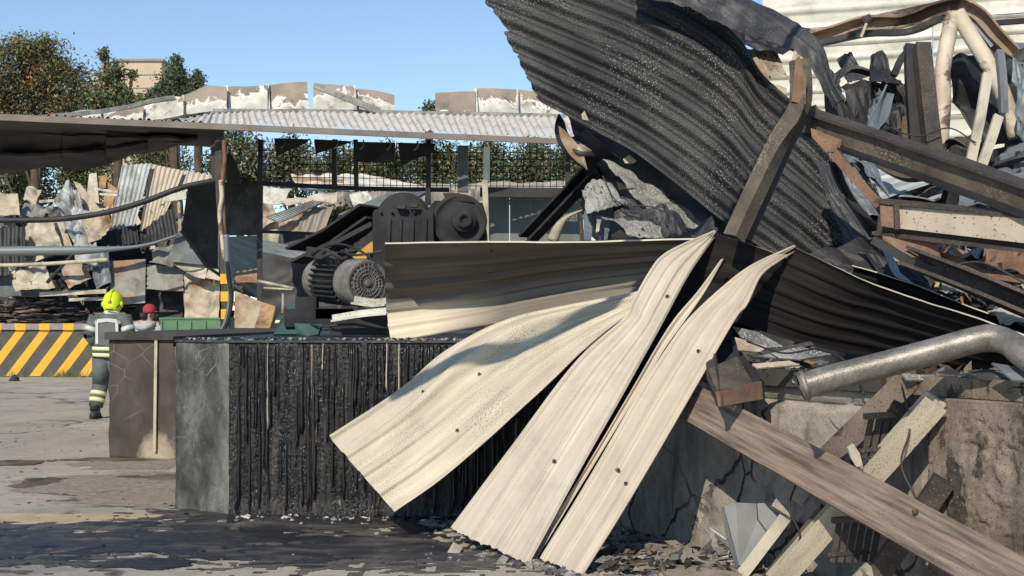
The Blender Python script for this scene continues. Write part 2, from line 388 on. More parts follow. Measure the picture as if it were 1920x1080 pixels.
def side_wall_m():
    t = NT('cracked_dirty_concrete'); t.shift = False; o = t.coords('Object'); v = t.coords('Object', (1, 1, .45))
    c = t.ramp(t.noise(o, 3.2, 10, .72), [(.32, (.27, .235, .195)), (.5, (.42, .375, .315)), (.68, (.54, .49, .42))])
    c = t.mix(t.ramp(t.noise(v, 1.6, 9, .7, .4), [(.50, 0.0), (.64, .85)]), c, (.085, .073, .062))
    c = t.mix(t.ramp(t.noise(t.coords('Object', (6, 6, .5)), 1.5, 5, .6), [(.56, 0.0), (.7, .7)]), c, (.13, .115, .10))
    wob = t.n('ShaderNodeVectorMath'); wob.operation = 'ADD'; nn = t.n('ShaderNodeTexNoise'); nn.inputs['Scale'].default_value = 4; nn.inputs['Detail'].default_value = 6
    sc = t.n('ShaderNodeVectorMath'); sc.operation = 'SCALE'; sc.inputs['Scale'].default_value = .22; t.link(nn.outputs['Color'], sc.inputs[0])
    t.link(o, nn.inputs['Vector']); t.link(o, wob.inputs[0]); t.link(sc.outputs[0], wob.inputs[1])
    cr = t.ramp(t.voro(wob.outputs[0], 1.7, 'DISTANCE_TO_EDGE'), [(0.0, 1.0), (.012, .9), (.02, 0.0)])
    cr = t.math('MULTIPLY', cr, t.ramp(t.noise(o, 1.3, 3, .5), [(.44, 0.0), (.52, 1.0)]))
    c = t.mix(cr, c, (.05, .042, .035))
    pit = t.ramp(t.noise(o, 110, 3, .6), [(.60, 0.0), (.67, .9)]); c = t.mix(pit, c, (.13, .11, .09))
    h = t.math('SUBTRACT', t.noise(o, 30, 9, .75), t.math('MULTIPLY', cr, 1.5))
    return t.out(c, .92, 0, h, .8, .02)
conc = side_wall_m()
conc_dark = weather('soot_blackened_concrete', (.035, .031, .028), (.075, .065, .056), 2.4, 'Object', (1, 1, .7), c3=(.12, .10, .085), s3=1.3, t3=(.6, .75), rough=.85, bump=.4, bscale=30)
conc_brown = weather('brown_sooted_concrete', (.10, .08, .062), (.26, .21, .165), 3.2, 'Object', (1, 1, .4), c3=(.045, .038, .032), s3=3.6, t3=(.53, .57), speck=((.04, .034, .03), 50, .60), speck2=((.36, .30, .24), 60, .64), rough=.9, bump=.6, bscale=30)
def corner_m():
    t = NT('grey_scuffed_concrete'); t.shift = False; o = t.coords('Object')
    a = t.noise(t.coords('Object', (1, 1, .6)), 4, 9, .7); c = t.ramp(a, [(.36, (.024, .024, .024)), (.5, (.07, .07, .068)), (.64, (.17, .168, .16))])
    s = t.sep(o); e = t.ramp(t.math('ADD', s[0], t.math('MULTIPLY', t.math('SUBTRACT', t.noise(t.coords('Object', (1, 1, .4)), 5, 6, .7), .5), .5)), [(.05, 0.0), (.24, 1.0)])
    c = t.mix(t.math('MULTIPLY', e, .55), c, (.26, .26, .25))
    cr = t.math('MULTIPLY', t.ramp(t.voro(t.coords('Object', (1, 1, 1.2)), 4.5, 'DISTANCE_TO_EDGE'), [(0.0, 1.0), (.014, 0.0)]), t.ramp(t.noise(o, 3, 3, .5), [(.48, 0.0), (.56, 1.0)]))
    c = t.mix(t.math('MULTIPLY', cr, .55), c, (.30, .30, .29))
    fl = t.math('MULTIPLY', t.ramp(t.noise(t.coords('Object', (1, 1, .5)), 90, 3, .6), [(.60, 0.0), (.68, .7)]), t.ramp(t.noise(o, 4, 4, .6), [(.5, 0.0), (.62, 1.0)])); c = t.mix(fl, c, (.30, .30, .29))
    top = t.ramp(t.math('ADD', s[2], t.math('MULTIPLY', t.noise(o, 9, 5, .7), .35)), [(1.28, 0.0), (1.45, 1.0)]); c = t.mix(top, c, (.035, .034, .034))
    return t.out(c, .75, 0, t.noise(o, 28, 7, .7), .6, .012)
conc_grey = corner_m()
dark_iron = weather('dark_grey_iron', (.028, .029, .032), (.05, .05, .053), 4.0, rough=.9, bump=.2, spec=.15)
iron_ash = weather('ash_coated_iron', (.13, .125, .115), (.25, .24, .22), 6.0, speck=((.045, .042, .04), 60, .55), rough=.75, bump=.35)
green_paint = weather('green_painted_steel', (.07, .17, .085), (.11, .24, .13), 3.0, rough=.6, bump=.1)
teal_paint = weather('dark_teal_paint', (.03, .075, .07), (.045, .11, .10), 3.0, rough=.6, bump=.1)
orange_paint = weather('orange_paint', (.50, .26, .05), (.58, .33, .08), 3.0, rough=.6, bump=.1)
yellow_paint = weather('yellow_road_paint', (.72, .37, .02), (.80, .44, .03), 5.0, rough=.65, bump=.15)
dark_paint = weather('dark_grey_paint', (.06, .057, .055), (.095, .09, .085), 5.0, rough=.7, bump=.15)
kerb_top = weather('worn_concrete_cap', (.22, .21, .20), (.34, .32, .29), 3.0, rough=.85, bump=.3)
wall_green = weather('grey_green_panel', (.12, .14, .13), (.19, .205, .19), 1.5, 'Object', (1, 1, .4), rough=.7, bump=.15)
bldg = weather('beige_render', (.50, .40, .29), (.56, .46, .34), .3, rough=.9, bump=.1, bscale=3)
roof_metal = weather('grey_corrugated_sheet', (.62, .57, .50), (.76, .72, .65), 1.4, 'UV', (1, 4, 1), c3=(.42, .34, .27), s3=.9, t3=(.52, .7), speck=((.10, .08, .07), 18, .69), rough=.6, bump=.15, grime=.35)
fascia_m = weather('dull_brown_fascia', (.20, .165, .14), (.28, .235, .20), 2.0, rough=.75, bump=.15)
white_strip = weather('white_dusty_strip', (.55, .53, .47), (.68, .66, .60), 5.0, speck=((.18, .17, .15), 40, .6), rough=.7, bump=.2, grime=.75)
bark = weather('bark', (.06, .045, .03), (.11, .085, .06), 4.0, rough=.9, bump=.4)
slate_tan = weather('broken_slate', (.20, .165, .13), (.34, .285, .225), 4.0, rough=.85, bump=.4, c3=(.12, .11, .10), s3=2.0)
slate_grey = weather('blue_grey_slab', (.17, .18, .185), (.25, .255, .255), 3.0, rough=.85, bump=.35)
tarcrumb = weather('tar_crumb', (.012, .012, .013), (.03, .03, .032), 8.0, rough=.25, bump=.4)
brown_scrap = weather('brown_ash_scrap', (.09, .065, .048), (.19, .145, .11), 3.0, c3=(.04, .033, .028), s3=2.5, rough=.9, bump=.4)

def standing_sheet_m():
    t = NT('soot_and_shade_sheet'); co = t.coords('UV', (.35, 9, 1)); uv = t.coords('UV'); s = t.sep(uv)
    a = t.noise(co, 1.6, 8, .62); c = t.ramp(a, [(.34, (.075, .068, .061)), (.66, (.15, .132, .114))])  # dark upper colour holds soot and painted shade together
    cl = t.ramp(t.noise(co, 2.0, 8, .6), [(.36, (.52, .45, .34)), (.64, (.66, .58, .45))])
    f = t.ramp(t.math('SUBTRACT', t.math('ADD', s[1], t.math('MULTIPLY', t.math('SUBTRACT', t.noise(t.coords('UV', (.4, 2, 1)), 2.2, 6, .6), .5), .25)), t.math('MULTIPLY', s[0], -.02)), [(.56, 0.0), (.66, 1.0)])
    f = t.math('MULTIPLY', f, t.ramp(s[0], [(.35, 1.0), (1.0, .12)]))  # sunlit lower strip painted as pale colour, fading to the right
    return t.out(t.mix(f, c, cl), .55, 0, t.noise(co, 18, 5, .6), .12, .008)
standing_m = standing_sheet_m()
def panel_two_tone():
    t = NT('blistered_roof_panel'); co = t.coords('UV'); o = t.coords('Object')
    x = t.sep(co)
    n = t.noise(o, 2.1, 8, .68, .8)
    oi = t.n('ShaderNodeObjectInfo'); rnd = t.math('MULTIPLY', t.math('SUBTRACT', oi.outputs['Random'], .5), .62)
    h = t.math('ADD', t.math('ADD', x[1], rnd), t.math('MULTIPLY', t.math('SUBTRACT', n, .5), 1.3))
    lo = t.mix(t.ramp(t.noise(o, 3, 6, .65), [(.4, 0.0), (.62, 1.0)]), (.62, .61, .55), (.42, .41, .36))
    lo = t.mix(t.ramp(t.noise(o, 1.4, 6, .7), [(.56, 0.0), (.64, .9)]), lo, (.10, .09, .08))
    up = t.mix(t.ramp(t.noise(o, 1.2, 5, .6), [(.35, 0.0), (.7, 1.0)]), (.36, .29, .225), (.19, .15, .12))
    f = t.ramp(h, [(.18, 0.0), (.25, 1.0)])
    up = t.mix(t.ramp(t.noise(o, 2.6, 6, .7), [(.58, 0.0), (.7, .85)]), up, (.06, .05, .045))
    c = t.mix(f, lo, up)
    e = t.math('MULTIPLY', t.ramp(h, [(.13, 0.0), (.18, 1.0)]), t.ramp(h, [(.20, 1.0), (.24, 0.0)]))
    c = t.mix(e, c, (.74, .72, .65))
    return t.out(c, .7, 0, t.noise(o, 8, 5, .6), .25, .02)
panel_m = panel_two_tone()
def tar_wall():
    t = NT('tar_dripped_concrete'); co = t.coords('Object', (9, 9, .55)); raw = t.coords('Object')
    a = t.noise(co, 2.2, 7, .65); c = t.ramp(a, [(.38, (.004, .004, .005)), (.54, (.014, .013, .013)), (.70, (.07, .06, .053))])
    streak = t.ramp(t.noise(t.coords('Object', (16, 16, .35)), 1.6, 3, .5), [(.655, 0.0), (.71, 1.0)])
    c = t.mix(streak, c, (.22, .19, .15))
    fl = t.math('MULTIPLY', t.ramp(t.noise(t.coords('Object', (1, 1, .4)), 95, 3, .6), [(.63, 0.0), (.69, .8)]), t.ramp(t.noise(t.coords('Object', (5, 5, .6)), 1.4, 3, .5), [(.46, 0.0), (.56, 1.0)]))
    c = t.mix(fl, c, (.34, .35, .38))  # glints on the tar, painted as pale flecks
    r = t.ramp(a, [(.38, .10), (.6, .45)])
    b = t.math('ADD', t.noise(co, 5, 6, .6), t.math('MULTIPLY', t.noise(raw, 45, 4, .6), .8))
    return t.out(c, r, 0, b, .8, .02)
tarwall = tar_wall()
def end_wall_m():
    t = NT('dusty_sooted_wall'); t.shift = False; o = t.coords('Object')
    a = t.noise(t.coords('Object', (1, 1, .7)), 2.4, 8, .65); c = t.ramp(a, [(.35, (.042, .035, .030)), (.65, (.095, .080, .068))])
    cr = t.math('MULTIPLY', t.ramp(t.voro(t.coords('Object', (1, 1, 1.5)), 2.6, 'DISTANCE_TO_EDGE'), [(.0, 1.0), (.012, 0.0)]), t.ramp(t.noise(o, 1.8, 3, .5), [(.46, 0.0), (.56, 1.0)]))
    c = t.mix(t.math('MULTIPLY', cr, .8), c, (.26, .23, .19))
    s = t.sep(o)
    dx = t.math('DIVIDE', t.math('SUBTRACT', s[0], .10), .26); dz_ = t.math('DIVIDE', s[2], .34)
    d = t.math('ADD', t.math('MULTIPLY', dx, dx), t.math('MULTIPLY', dz_, dz_))
    f = t.ramp(t.math('ADD', d, t.math('MULTIPLY', t.math('SUBTRACT', t.noise(o, 7, 6, .65), .5), 1.6)), [(.15, 1.0), (.95, 0.0)])
    c = t.mix(f, c, (.42, .34, .25))
    return t.out(c, .85, 0, t.noise(o, 30, 6, .65), .45, .01)
endwall = end_wall_m()
def tar_m():
    t = NT('tar_residue'); co = t.coords('Object', (1, 2.2, 1))
    a = t.noise(co, 1.6, 8, .65); c = t.ramp(a, [(.33, (.012, .013, .016)), (.5, (.03, .031, .035)), (.6, (.075, .07, .064)), (.72, (.17, .15, .125))])
    fl = t.ramp(t.noise(t.coords('Object'), 30, 4, .6), [(.62, 0.0), (.7, 1.0)]); c = t.mix(fl, c, (.16, .145, .12))
    return t.out(c, t.ramp(a, [(.35, .28), (.65, .7)]), 0, t.noise(co, 14, 8, .7), .55, .02)
tar = tar_m()
tar_film = weather('sooty_film', (.06, .055, .05), (.15, .135, .115), 5, rough=.8, bump=.5, bscale=50, speck=((.03, .028, .027), 30, .55))
def ground_m():
    t = NT('worn_concrete_ground'); t.shift = False; raw = t.coords('Object'); st = t.coords('Object', (1.1, .55, 1))
    c = t.ramp(t.noise(st, .7, 9, .68), [(.3, (.345, .30, .245)), (.5, (.44, .39, .32)), (.7, (.53, .47, .39))])
    c = t.mix(t.ramp(t.noise(raw, .5, 7, .68), [(.54, 0.0), (.66, .9)]), c, (.27, .25, .225))
    c = t.mix(t.ramp(t.noise(raw, 6, 8, .75), [(.5, 0.0), (.75, .9)]), c, (.20, .17, .14))
    wob = t.n('ShaderNodeVectorMath'); wob.operation = 'ADD'; nn = t.n('ShaderNodeTexNoise'); nn.inputs['Scale'].default_value = 1.1; nn.inputs['Detail'].default_value = 5
    t.link(raw, nn.inputs['Vector']); t.link(raw, wob.inputs[0]); t.link(nn.outputs['Color'], wob.inputs[1])
    cr = t.ramp(t.voro(wob.outputs[0], .32, 'DISTANCE_TO_EDGE'), [(0.0, 1.0), (.010, .8), (.022, 0.0)])
    c = t.mix(t.math('MULTIPLY', cr, t.ramp(t.noise(raw, .9, 3, .5), [(.42, 0.0), (.55, 1.0)])), c, (.085, .07, .055))
    c = t.mix(t.ramp(t.noise(raw, 60, 3, .6), [(.57, 0.0), (.68, .8)]), c, (.52, .47, .40))
    c = t.mix(t.ramp(t.noise(raw, 85, 3, .6), [(.60, 0.0), (.68, .9)]), c, (.15, .125, .10))
    return t.out(c, .92, 0, t.noise(raw, 35, 8, .75), .6, .02)
groundm = ground_m()
sand_m = weather('pale_sand', (.40, .30, .18), (.52, .42, .27), 6, rough=.95, bump=.4, bscale=60)
gravel_m = weather('brown_grit', (.22, .18, .145), (.38, .31, .25), 14, c3=(.34, .20, .15), s3=1.2, t3=(.55, .7), speck=((.10, .085, .07), 40, .58), rough=.95, bump=.7, bscale=60, speck2=((.5, .46, .40), 70, .63))

# ================================================================== the setting
def prism(name, pts, z0, z1, mat, parent=None):
    k = len(pts); V = [(x, y, z0) for x, y in pts] + [(x, y, z1) for x, y in pts]
    f = [tuple(range(k))[::-1], tuple(range(k, 2 * k))] + [(i, (i + 1) % k, (i + 1) % k + k, i + k) for i in range(k)]
    return mk(name, V, f, mat, parent)
g = mk('ground', [(-400, -20, 0), (400, -20, 0), (400, 900, 0), (-400, 900, 0)], [(0, 1, 2, 3)], groundm); tag(g, kind='structure')
def gpt(x, y): D = 3900 / (y - 600); return ((x - 960) / F * D, D)
def patch(name, ells, mat, z=.004, h=.012, res=.035, nscale=2.2, namp=.9, thr=.0, seed=0, kind='stuff', label=None):
    """thin irregular layer lying on the ground: ellipses given in ground pixels (x, y, half-width px, half-depth m)"""
    E = []
    for (x, y, rx, ry) in ells:
        X, D = gpt(x, y); E.append((X, D, rx / F * D, ry))
    x0 = min(e[0] - e[2] * 1.5 for e in E); x1 = max(e[0] + e[2] * 1.5 for e in E); y0 = min(e[1] - e[3] * 1.6 for e in E); y1 = max(e[1] + e[3] * 1.6 for e in E)
    nx = int((x1 - x0) / res) + 1; ny = int((y1 - y0) / res) + 1
    fv = np.zeros((nx + 1, ny + 1))
    for i in range(nx + 1):
        for j in range(ny + 1):
            X = x0 + i * res; Y = y0 + j * res
            b = max(1 - ((X - e[0]) / e[2]) ** 2 - ((Y - e[1]) / e[3]) ** 2 for e in E)
            fv[i, j] = b + namp * (nz(X * nscale, Y * nscale * 1.6, seed) + .6 * nz(X * nscale * 3, Y * nscale * 4, seed + 3)) - thr
    V = []; idx = {}; f = []
    def vid(i, j):
        if (i, j) not in idx:
            X = x0 + i * res; Y = y0 + j * res
            idx[(i, j)] = len(V); V.append((X, Y, z + h * min(max(fv[i, j], 0) * 1.5, 1) * (.6 + .8 * abs(nz(X * 7, Y * 9, seed + 8)))))
        return idx[(i, j)]
    for i in range(nx):
        for j in range(ny):
            if fv[i:i + 2, j:j + 2].mean() > 0: f.append((vid(i, j), vid(i + 1, j), vid(i + 1, j + 1), vid(i, j + 1)))
    o = mk(name, V, f, mat, smooth=True)
    return tag(o, kind=kind)
patch('tar_spill', [(90, 1020, 260, .75), (330, 1010, 240, .7), (600, 1030, 260, .62), (560, 978, 300, .55), (830, 1015, 240, .9), (430, 962, 130, .5), (250, 1055, 120, .22)], tar, seed=2, namp=1.65, thr=.06, res=.028, nscale=2.6)
patch('soot_film', [(90, 1018, 330, 1.1), (350, 1005, 330, 1.0), (620, 1025, 330, .95), (560, 970, 360, .75), (150, 985, 260, .6), (800, 1040, 240, .8)], tar_film, z=.003, h=.001, res=.03, seed=31, nscale=7, namp=1.5, thr=.28)
patch('sand_patch', [(110, 972, 190, .28), (190, 1000, 120, .12)], sand_m, z=.003, h=.008, seed=5)
patch('grit_patch', [(230, 905, 200, .9), (300, 930, 160, .7), (250, 870, 120, .6)], gravel_m, z=.002, h=.006, res=.05, seed=9, thr=.05)
patch('soot_streak', [(40, 868, 60, .35), (230, 862, 120, .22), (70, 905, 40, .5), (300, 895, 90, .25)], brown_scrap, z=.006, h=.01, res=.04, seed=12, thr=.25, nscale=3)

# ------------------------------------------------------------------ beige tower block far behind
b = empty('apartment_block', P(235, 600, 150) * (1, 1, 0), 'plain beige flat-roofed block rising behind the trees at the far left', 'building')
m = MB(); zt = P(0, 115, 150)[2]; zl = P(0, 143, 150)[2]
xa, xb = P(222, 0, 150)[0], P(303, 0, 150)[0]
m.box(((xa + xb) / 2, 154, zt / 2), ((xb - xa) / 2, 4, zt / 2)); m.build('wall', bldg, b)
m = MB(); xl, xr = P(165, 0, 150)[0], xa; m.box(((xl + xr) / 2, 154.5, zl / 2), ((xr - xl) / 2, 4, zl / 2)); m.build('side_wing', bldg, b)
m = MB(); m.box(((xa + xb) / 2, 154, zt + .12), ((xb - xa) / 2 + .25, 4.25, .12)); m.build('roof_slab', kerb_top, b)
m = MB(); c = P(236, 112, 150); m.lathe((c[0], 152, zt + .2), (0, 0, 1), [(0, .28), (.6, .28), (.62, .42), (.8, .42)], 10); m.build('roof_vent', dark_paint, b)
m = MB()
for zz in (P(0, 140, 150)[2], P(0, 165, 150)[2]): m.box(((xa + xb) / 2, 149.97, zz), ((xb - xa) / 2, .04, .06))
m.build('panel_joint', kerb_top, b)

# ------------------------------------------------------------------ trees
def leafmat(name, a, c, tr=.25):
    t = NT(name); o = t.coords('Object'); colr = t.ramp(t.noise(o, 1.3, 4, .6), [(.35, a), (.65, c)])
    return t.out(colr, .65)
leaf_dark = leafmat('leaf_dark', (.04, .06, .024), (.07, .095, .035)); leaf_mid = leafmat('leaf_mid', (.08, .115, .04), (.125, .16, .055))
leaf_light = leafmat('leaf_light', (.13, .15, .05), (.19, .20, .075)); leaf_orange = leafmat('leaf_orange', (.26, .13, .045), (.36, .20, .075))
leaf_brown = leafmat('leaf_brown', (.10, .075, .052), (.16, .12, .08)); leaf_conifer = leafmat('leaf_conifer', (.05, .085, .05), (.09, .13, .07))
leaf_pale = leafmat('leaf_pale', (.28, .29, .24), (.38, .38, .32))
LM = [leaf_dark, leaf_mid, leaf_light, leaf_orange, leaf_brown, leaf_conifer, leaf_pale]
def tree(name, label, D, blobs, trunk_px, n, size, w, group=None, limbs=5, spread=.16, cat='tree', thin=0.0, base_z=0.0):
    bx = P(trunk_px, 600, D)[0]
    t = empty(name, (bx, D, base_z), label, cat, group)
    V = []; f = []; mi = []
    B = []
    for (x, y, r) in blobs:
        c = P(x, y, D); B.append((c, r / F * D))
    tot = sum(r ** 2 for c, r in B)
    for c, r in B:
        nc = max(4, int(10 + 26 * (r ** 2) / tot * len(B)))
        k = int(n * r ** 2 / tot / nc)
        for q in range(nc):
            d = rng.normal(size=3); d /= np.linalg.norm(d)
            cc = c + d * r * (rng.random() ** .4) * .92
            up = (cc[2] - c[2]) / r
            pw = np.array(w, float); pw = pw / pw.sum(); main = rng.choice(len(w), p=pw)
            ss = spread * r * rng.uniform(.8, 1.6) + size * .6
            for z in range(k):
                p = cc + rng.normal(size=3) * ss * (1, 1, .8)
                s = size * rng.uniform(.55, 1.25)
                a = rng.normal(size=3); a /= np.linalg.norm(a); e = np.cross(a, rng.normal(size=3)); e /= np.linalg.norm(e)
                o = len(V); V += [p - a * s, p + e * s * .45, p + a * s, p - e * s * .45]; f.append((o, o + 1, o + 2, o + 3))
                mi.append(main if rng.random() < .75 else rng.choice(len(w), p=pw))
    mk('crown', V, f, LM, t, midx=mi)
    m = MB(); top = max(B, key=lambda q: q[0][2]); ctr = np.mean([c for c, r in B], axis=0)
    zc = ctr[2]
    trunk = catmull([(bx, D, base_z), (bx + .1, D + .05, base_z + (zc - base_z) * .5), (ctr[0], ctr[1], zc)], 8)
    m.tube(trunk, np.linspace(.022, .010, 8) * (zc - base_z) + .03, 7)
    for c, r in B:
        s = trunk[rng.integers(3, 7)]
        m.tube(catmull([s, (s + c) / 2 + rng.normal(size=3) * .12 * r, c], 6), np.linspace(.045, .015, 6) * (1 + r * .2), 5)
        for q in range(limbs):
            d = rng.normal(size=3); d /= np.linalg.norm(d); d[2] = abs(d[2]) * .7
            m.tube([c * .6 + s * .4, c + d * r * .45, c + d * r * (.95 + .2 * thin)], [.03, .02, .008], 4)
    m.build('trunk', bark, t)
    return t
tree('broadleaf_tree', 'large leafy tree with orange-tinged top at the far left above the canopy', 45, [(10, 150, 75), (75, 125, 62), (130, 150, 55), (60, 190, 70), (140, 200, 48), (-40, 190, 80), (90, 92, 28), (40, 95, 28)], 60, 42000, .062, [4, 3, 2.2, 3.4, 4, 0, .3], limbs=6, thin=1)
tree('young_tree', 'thin ragged tree with a dark top tuft, left of the beige block', 42, [(197, 102, 11), (208, 135, 22), (195, 190, 34), (226, 170, 15), (235, 205, 30), (248, 140, 9)], 215, 8000, .062, [3, 4, 2, 1, 1, 0, 0])
tree('conifer_tree', 'dark green pointed conifer beside the beige block', 48, [(330, 112, 9), (332, 135, 19), (330, 165, 31), (318, 195, 36), (292, 180, 16), (272, 205, 24)], 330, 14000, .065, [2, 2, .6, .1, .1, 5, 0])
tree('conifer_tree', 'smaller pointed conifer right of the taller one behind the roof panels', 48, [(369, 138, 7), (370, 155, 15), (366, 180, 24), (372, 205, 30)], 368, 6000, .065, [2, 2, .6, .1, .1, 5, 0])
tree('young_tree', 'sapling tip showing through the gap between the roof panels', 50, [(806, 202, 14), (803, 225, 18)], 804, 700, .08, [2, 4, 1, 0, 0, 0, 0])
hedge = [(300, 300, 62), (445, 290, 60), (545, 305, 55), (640, 315, 52), (730, 318, 55), (820, 305, 55), (910, 310, 60), (1000, 305, 62), (1085, 310, 60), (160, 318, 56), (40, 335, 58)]
hl = ['leafy tree behind the leaning corrugated sheet', 'leafy tree right behind the striped post', 'pale green tree behind the first mesh bay', 'yellow-green tree behind the thin mesh posts', 'leafy tree under the square black roof flap', 'dark tree behind the wide grey post', 'dense green tree just left of the cream post', 'dense dark tree behind the last mesh bay', 'tree half hidden by the hanging black corrugated sheet', 'low shrubby tree under the dark hanging ceiling panels', 'low bush behind the rubble at the far left']
for (x, y, r), l in zip(hedge, hl):
    pale_mix = rng.random()  # random share of lighter leaves per tree
    tree('hedge_tree', l, 50 + rng.uniform(-3, 3), [(x - r * .45, y + r * .2, r * .7), (x + r * .4, y + r * .25, r * .75), (x, y - r * .25, r * .75), (x, y + r * .8, r * .8)], x, 7500, .075, [6, 2.5, .6 + .5 * pale_mix, .15, 2.6, 0, .9], group='trees behind the burnt sheds', limbs=3)
tree('shrub', 'dark shrub growing between the striped panels and the conveyor', 36, [(630, 415, 24), (650, 395, 16), (640, 440, 18)], 635, 1800, .06, [4, 3, 1, 0, 0, 0, .2], cat='shrub', base_z=1.4)

# ------------------------------------------------------------------ striped barrier of the far dock
Db = 36.4; zt = P(0, 607, Db)[2]; zl = P(0, 618, Db)[2]
bar = empty('striped_barrier', (P(60, 0, Db)[0], Db + .4, 0), 'low dock wall with slanted orange and black stripes behind the firefighter', 'barrier')
x0, x1 = P(-260, 0, Db)[0], P(250, 0, Db)[0]
boxo('wall', (x0, Db, 0), (x1, Db + 3.0, zl), dark_paint, bar)
boxo('cap', (x0 - .02, Db - .07, zl), (x1 + .02, Db + 3.0, zt), kerb_top, bar)
for xt in (-103, -58, -13, 32, 77, 122, 167, 212):
    slab('stripe', [(xt, 617.8, Db - .005), (xt + 18, 617.8, Db - .005), (xt - 67 + 20, 705, Db - .005), (xt - 67, 705, Db - .005)], .02, yellow_paint, bar)
    cx = P(xt + 8, 0, Db)[0]; boxo('cap_stripe', (cx - .14, Db - .078, zl - .01), (cx + .14, Db + .3, zt + .004), yellow_paint, bar)
# weeds at its foot
m = MB()
for k in range(130):
    c = P(rng.normal(130, 16) if k < 110 else rng.uniform(0, 60), 706, Db - .15); hgt = abs(rng.normal(.12, .08)) + .04
    c[2] = 0; d = rng.normal(size=2) * .09; q = np.array([c[0] + d[0], c[1] + d[1] * .5, hgt]); w = np.array([.012, 0, 0])
    m.add([c - w, c + w, q], [(0, 1, 2)], int(rng.random() < .4))
tag(m.build('weeds', [leaf_mid, leaf_light]), 'dry weeds along the foot of the striped barrier', 'weeds', kind='stuff')
boxo_far = boxo('rear_dock', (P(250, 0, Db)[0], Db + .3, 0), (12, 60, 1.36), conc_dark); tag(boxo_far, kind='structure')

# ------------------------------------------------------------------ canopy shed: roof, fascia, posts, ceiling
can = empty('canopy_shed', (-3.2, 22, 0), 'long burnt canopy with a corrugated roof and blistered roof panels along its ridge', 'shed')
ZE = 4.41
def eave(px, dz=0, dd=0):      # point on the eave line at pixel column px
    k = (px - 960) / F; D = (20 + .3264 * 7.38) / (1 - .3264 * k)
    return np.array([k * (D + dd), D + dd, ZE + dz])
def topx(p): return (960 + F * p[0] / p[1], 600 - F * (p[2] - HC) / p[1], p[1])
fas = beam_geo(np.array([eave(-160, -.028, -.29), eave(480, -.028, -.29), eave(1120, -.028, -.29)]), profile('box', .09, .05, .1))
mk('fascia', fas[0], fas[1], fascia_m, can)
seamE = [283, 335, 387, 467, 547, 627, 712, 793, 870, 950, 1030, 1112]
seamR = [283, 345, 395, 460, 537, 613, 693, 773, 857, 933, 1007, 1090]
def ridge(px):
    y = np.interp(px, [283, 345, 410, 600, 1090], [238, 224, 209, 209, 219]); D = np.interp(px, [283, 410, 1090], [21.6, 24.2, 26.2]); return (px, y, D)
for k in range(len(seamE) - 1):
    A = [topx(eave(seamE[k], .03 + .03 * (k % 2), -.25)), ridge(seamR[k])]
    B = [topx(eave(seamE[k + 1] + 3, .03 + .012 * (k % 2), -.25)), ridge(seamR[k + 1] + 3)]
    sheet('roof_sheet', A, B, ribs=max(2, round((seamE[k + 1] - seamE[k]) / 13.5)), amp=.017, nu=10, nv=56, thick=.006, mats=[roof_metal, black_plain, roof_metal], parent=can, prof=lambda t: np.cos(2 * np.pi * t), dents=.015, seed=k)
for k, (xa, xb) in enumerate([(-170, -90), (-93, -20), (-23, 55), (52, 130), (127, 210), (207, 287)]):
    A = [topx(eave(xa, .02, -.25)), topx(eave(xa, .10, 2.5))]; B = [topx(eave(xb, .02, -.25)), topx(eave(xb, .10, 2.5))]
    sheet('roof_sheet', A, B, ribs=5, amp=.03, nu=8, nv=40, thick=.006, mats=[black_plain, black_plain, pale_grey], parent=can, prof=lambda t: np.cos(2 * np.pi * t), dents=.02, seed=20 + k)
# ridge capping
pipe('ridge_cap', [(400, 209, 24.1), (600, 210, 24.8), (800, 213, 25.3), (1000, 217, 25.9), (1090, 221, 26.2)], .05, pale_grey, can)
# blistered panels standing along the ridge
panels = [((112, 213), (190, 206), (190, 226), (115, 223)), ((192, 206), (268, 196), (268, 229), (192, 227)), ((270, 197), (344, 181), (344, 214), (270, 229)), ((346, 177), (426, 163), (426, 206), (346, 214)), ((428, 163), (502, 160), (502, 209), (428, 209)), ((504, 159), (576, 153), (580, 209), (504, 209)),
          ((587, 158), (663, 162), (664, 210), (587, 210)), ((666, 168), (740, 178), (740, 211), (668, 210)), ((815, 173), (892, 170), (892, 213), (817, 213)), ((894, 166), (968, 167), (969, 215), (894, 215)), ((970, 168), (1042, 171), (1050, 216), (971, 216))]
for k, q in enumerate(panels):
    D = 24.6 + .18 * k
    A = [(*q[3], D - .2), (*q[0], D)]; B = [(*q[2], D - .2), (*q[1], D)]
    A2 = [(*q[3], D - .2), (*q[2], D - .2)]; B2 = [(q[0][0], q[0][1], D + .05), ((q[0][0] + q[1][0]) / 2, min(q[0][1], q[1][1]) + (2 if k % 3 else -1), D), (q[1][0], q[1][1], D + .05)]
    bl = (lambda k: lambda u, v: .06 * math.sin(math.pi * u) * math.sin(math.pi * min(v * 1.4, 1)) * (1 if k % 2 else -.6))(k)
    sheet('roof_panel', A2, B2, nu=14, nv=10, thick=.05, mats=[panel_m, black_plain, white_strip], parent=can, dents=.05, dscale=1.6, seed=40 + k, bulge=bl, rag=(0.01, .01))
for (xa, ya, xb, yb) in ((268, 195, 270, 229), (344, 180, 346, 215), (426, 162, 428, 208), (502, 159, 504, 208), (664, 163, 667, 209), (892, 167, 894, 213), (969, 167, 970, 215)):
    beam('panel_joint_strip', [(xa, ya, 24.6 + .0018 * xa), (xb, yb, 24.3 + .0018 * xb)], 'box', .05, .05, .1, white_strip, can, up=(0, 1, 0))
beam('fallen_trim', [(590, 160, 24.9), (650, 184, 24.8), (712, 209, 24.9)], 'L', .11, .11, .02, pale_grey, can, up=(0, 1, 0), n=6)
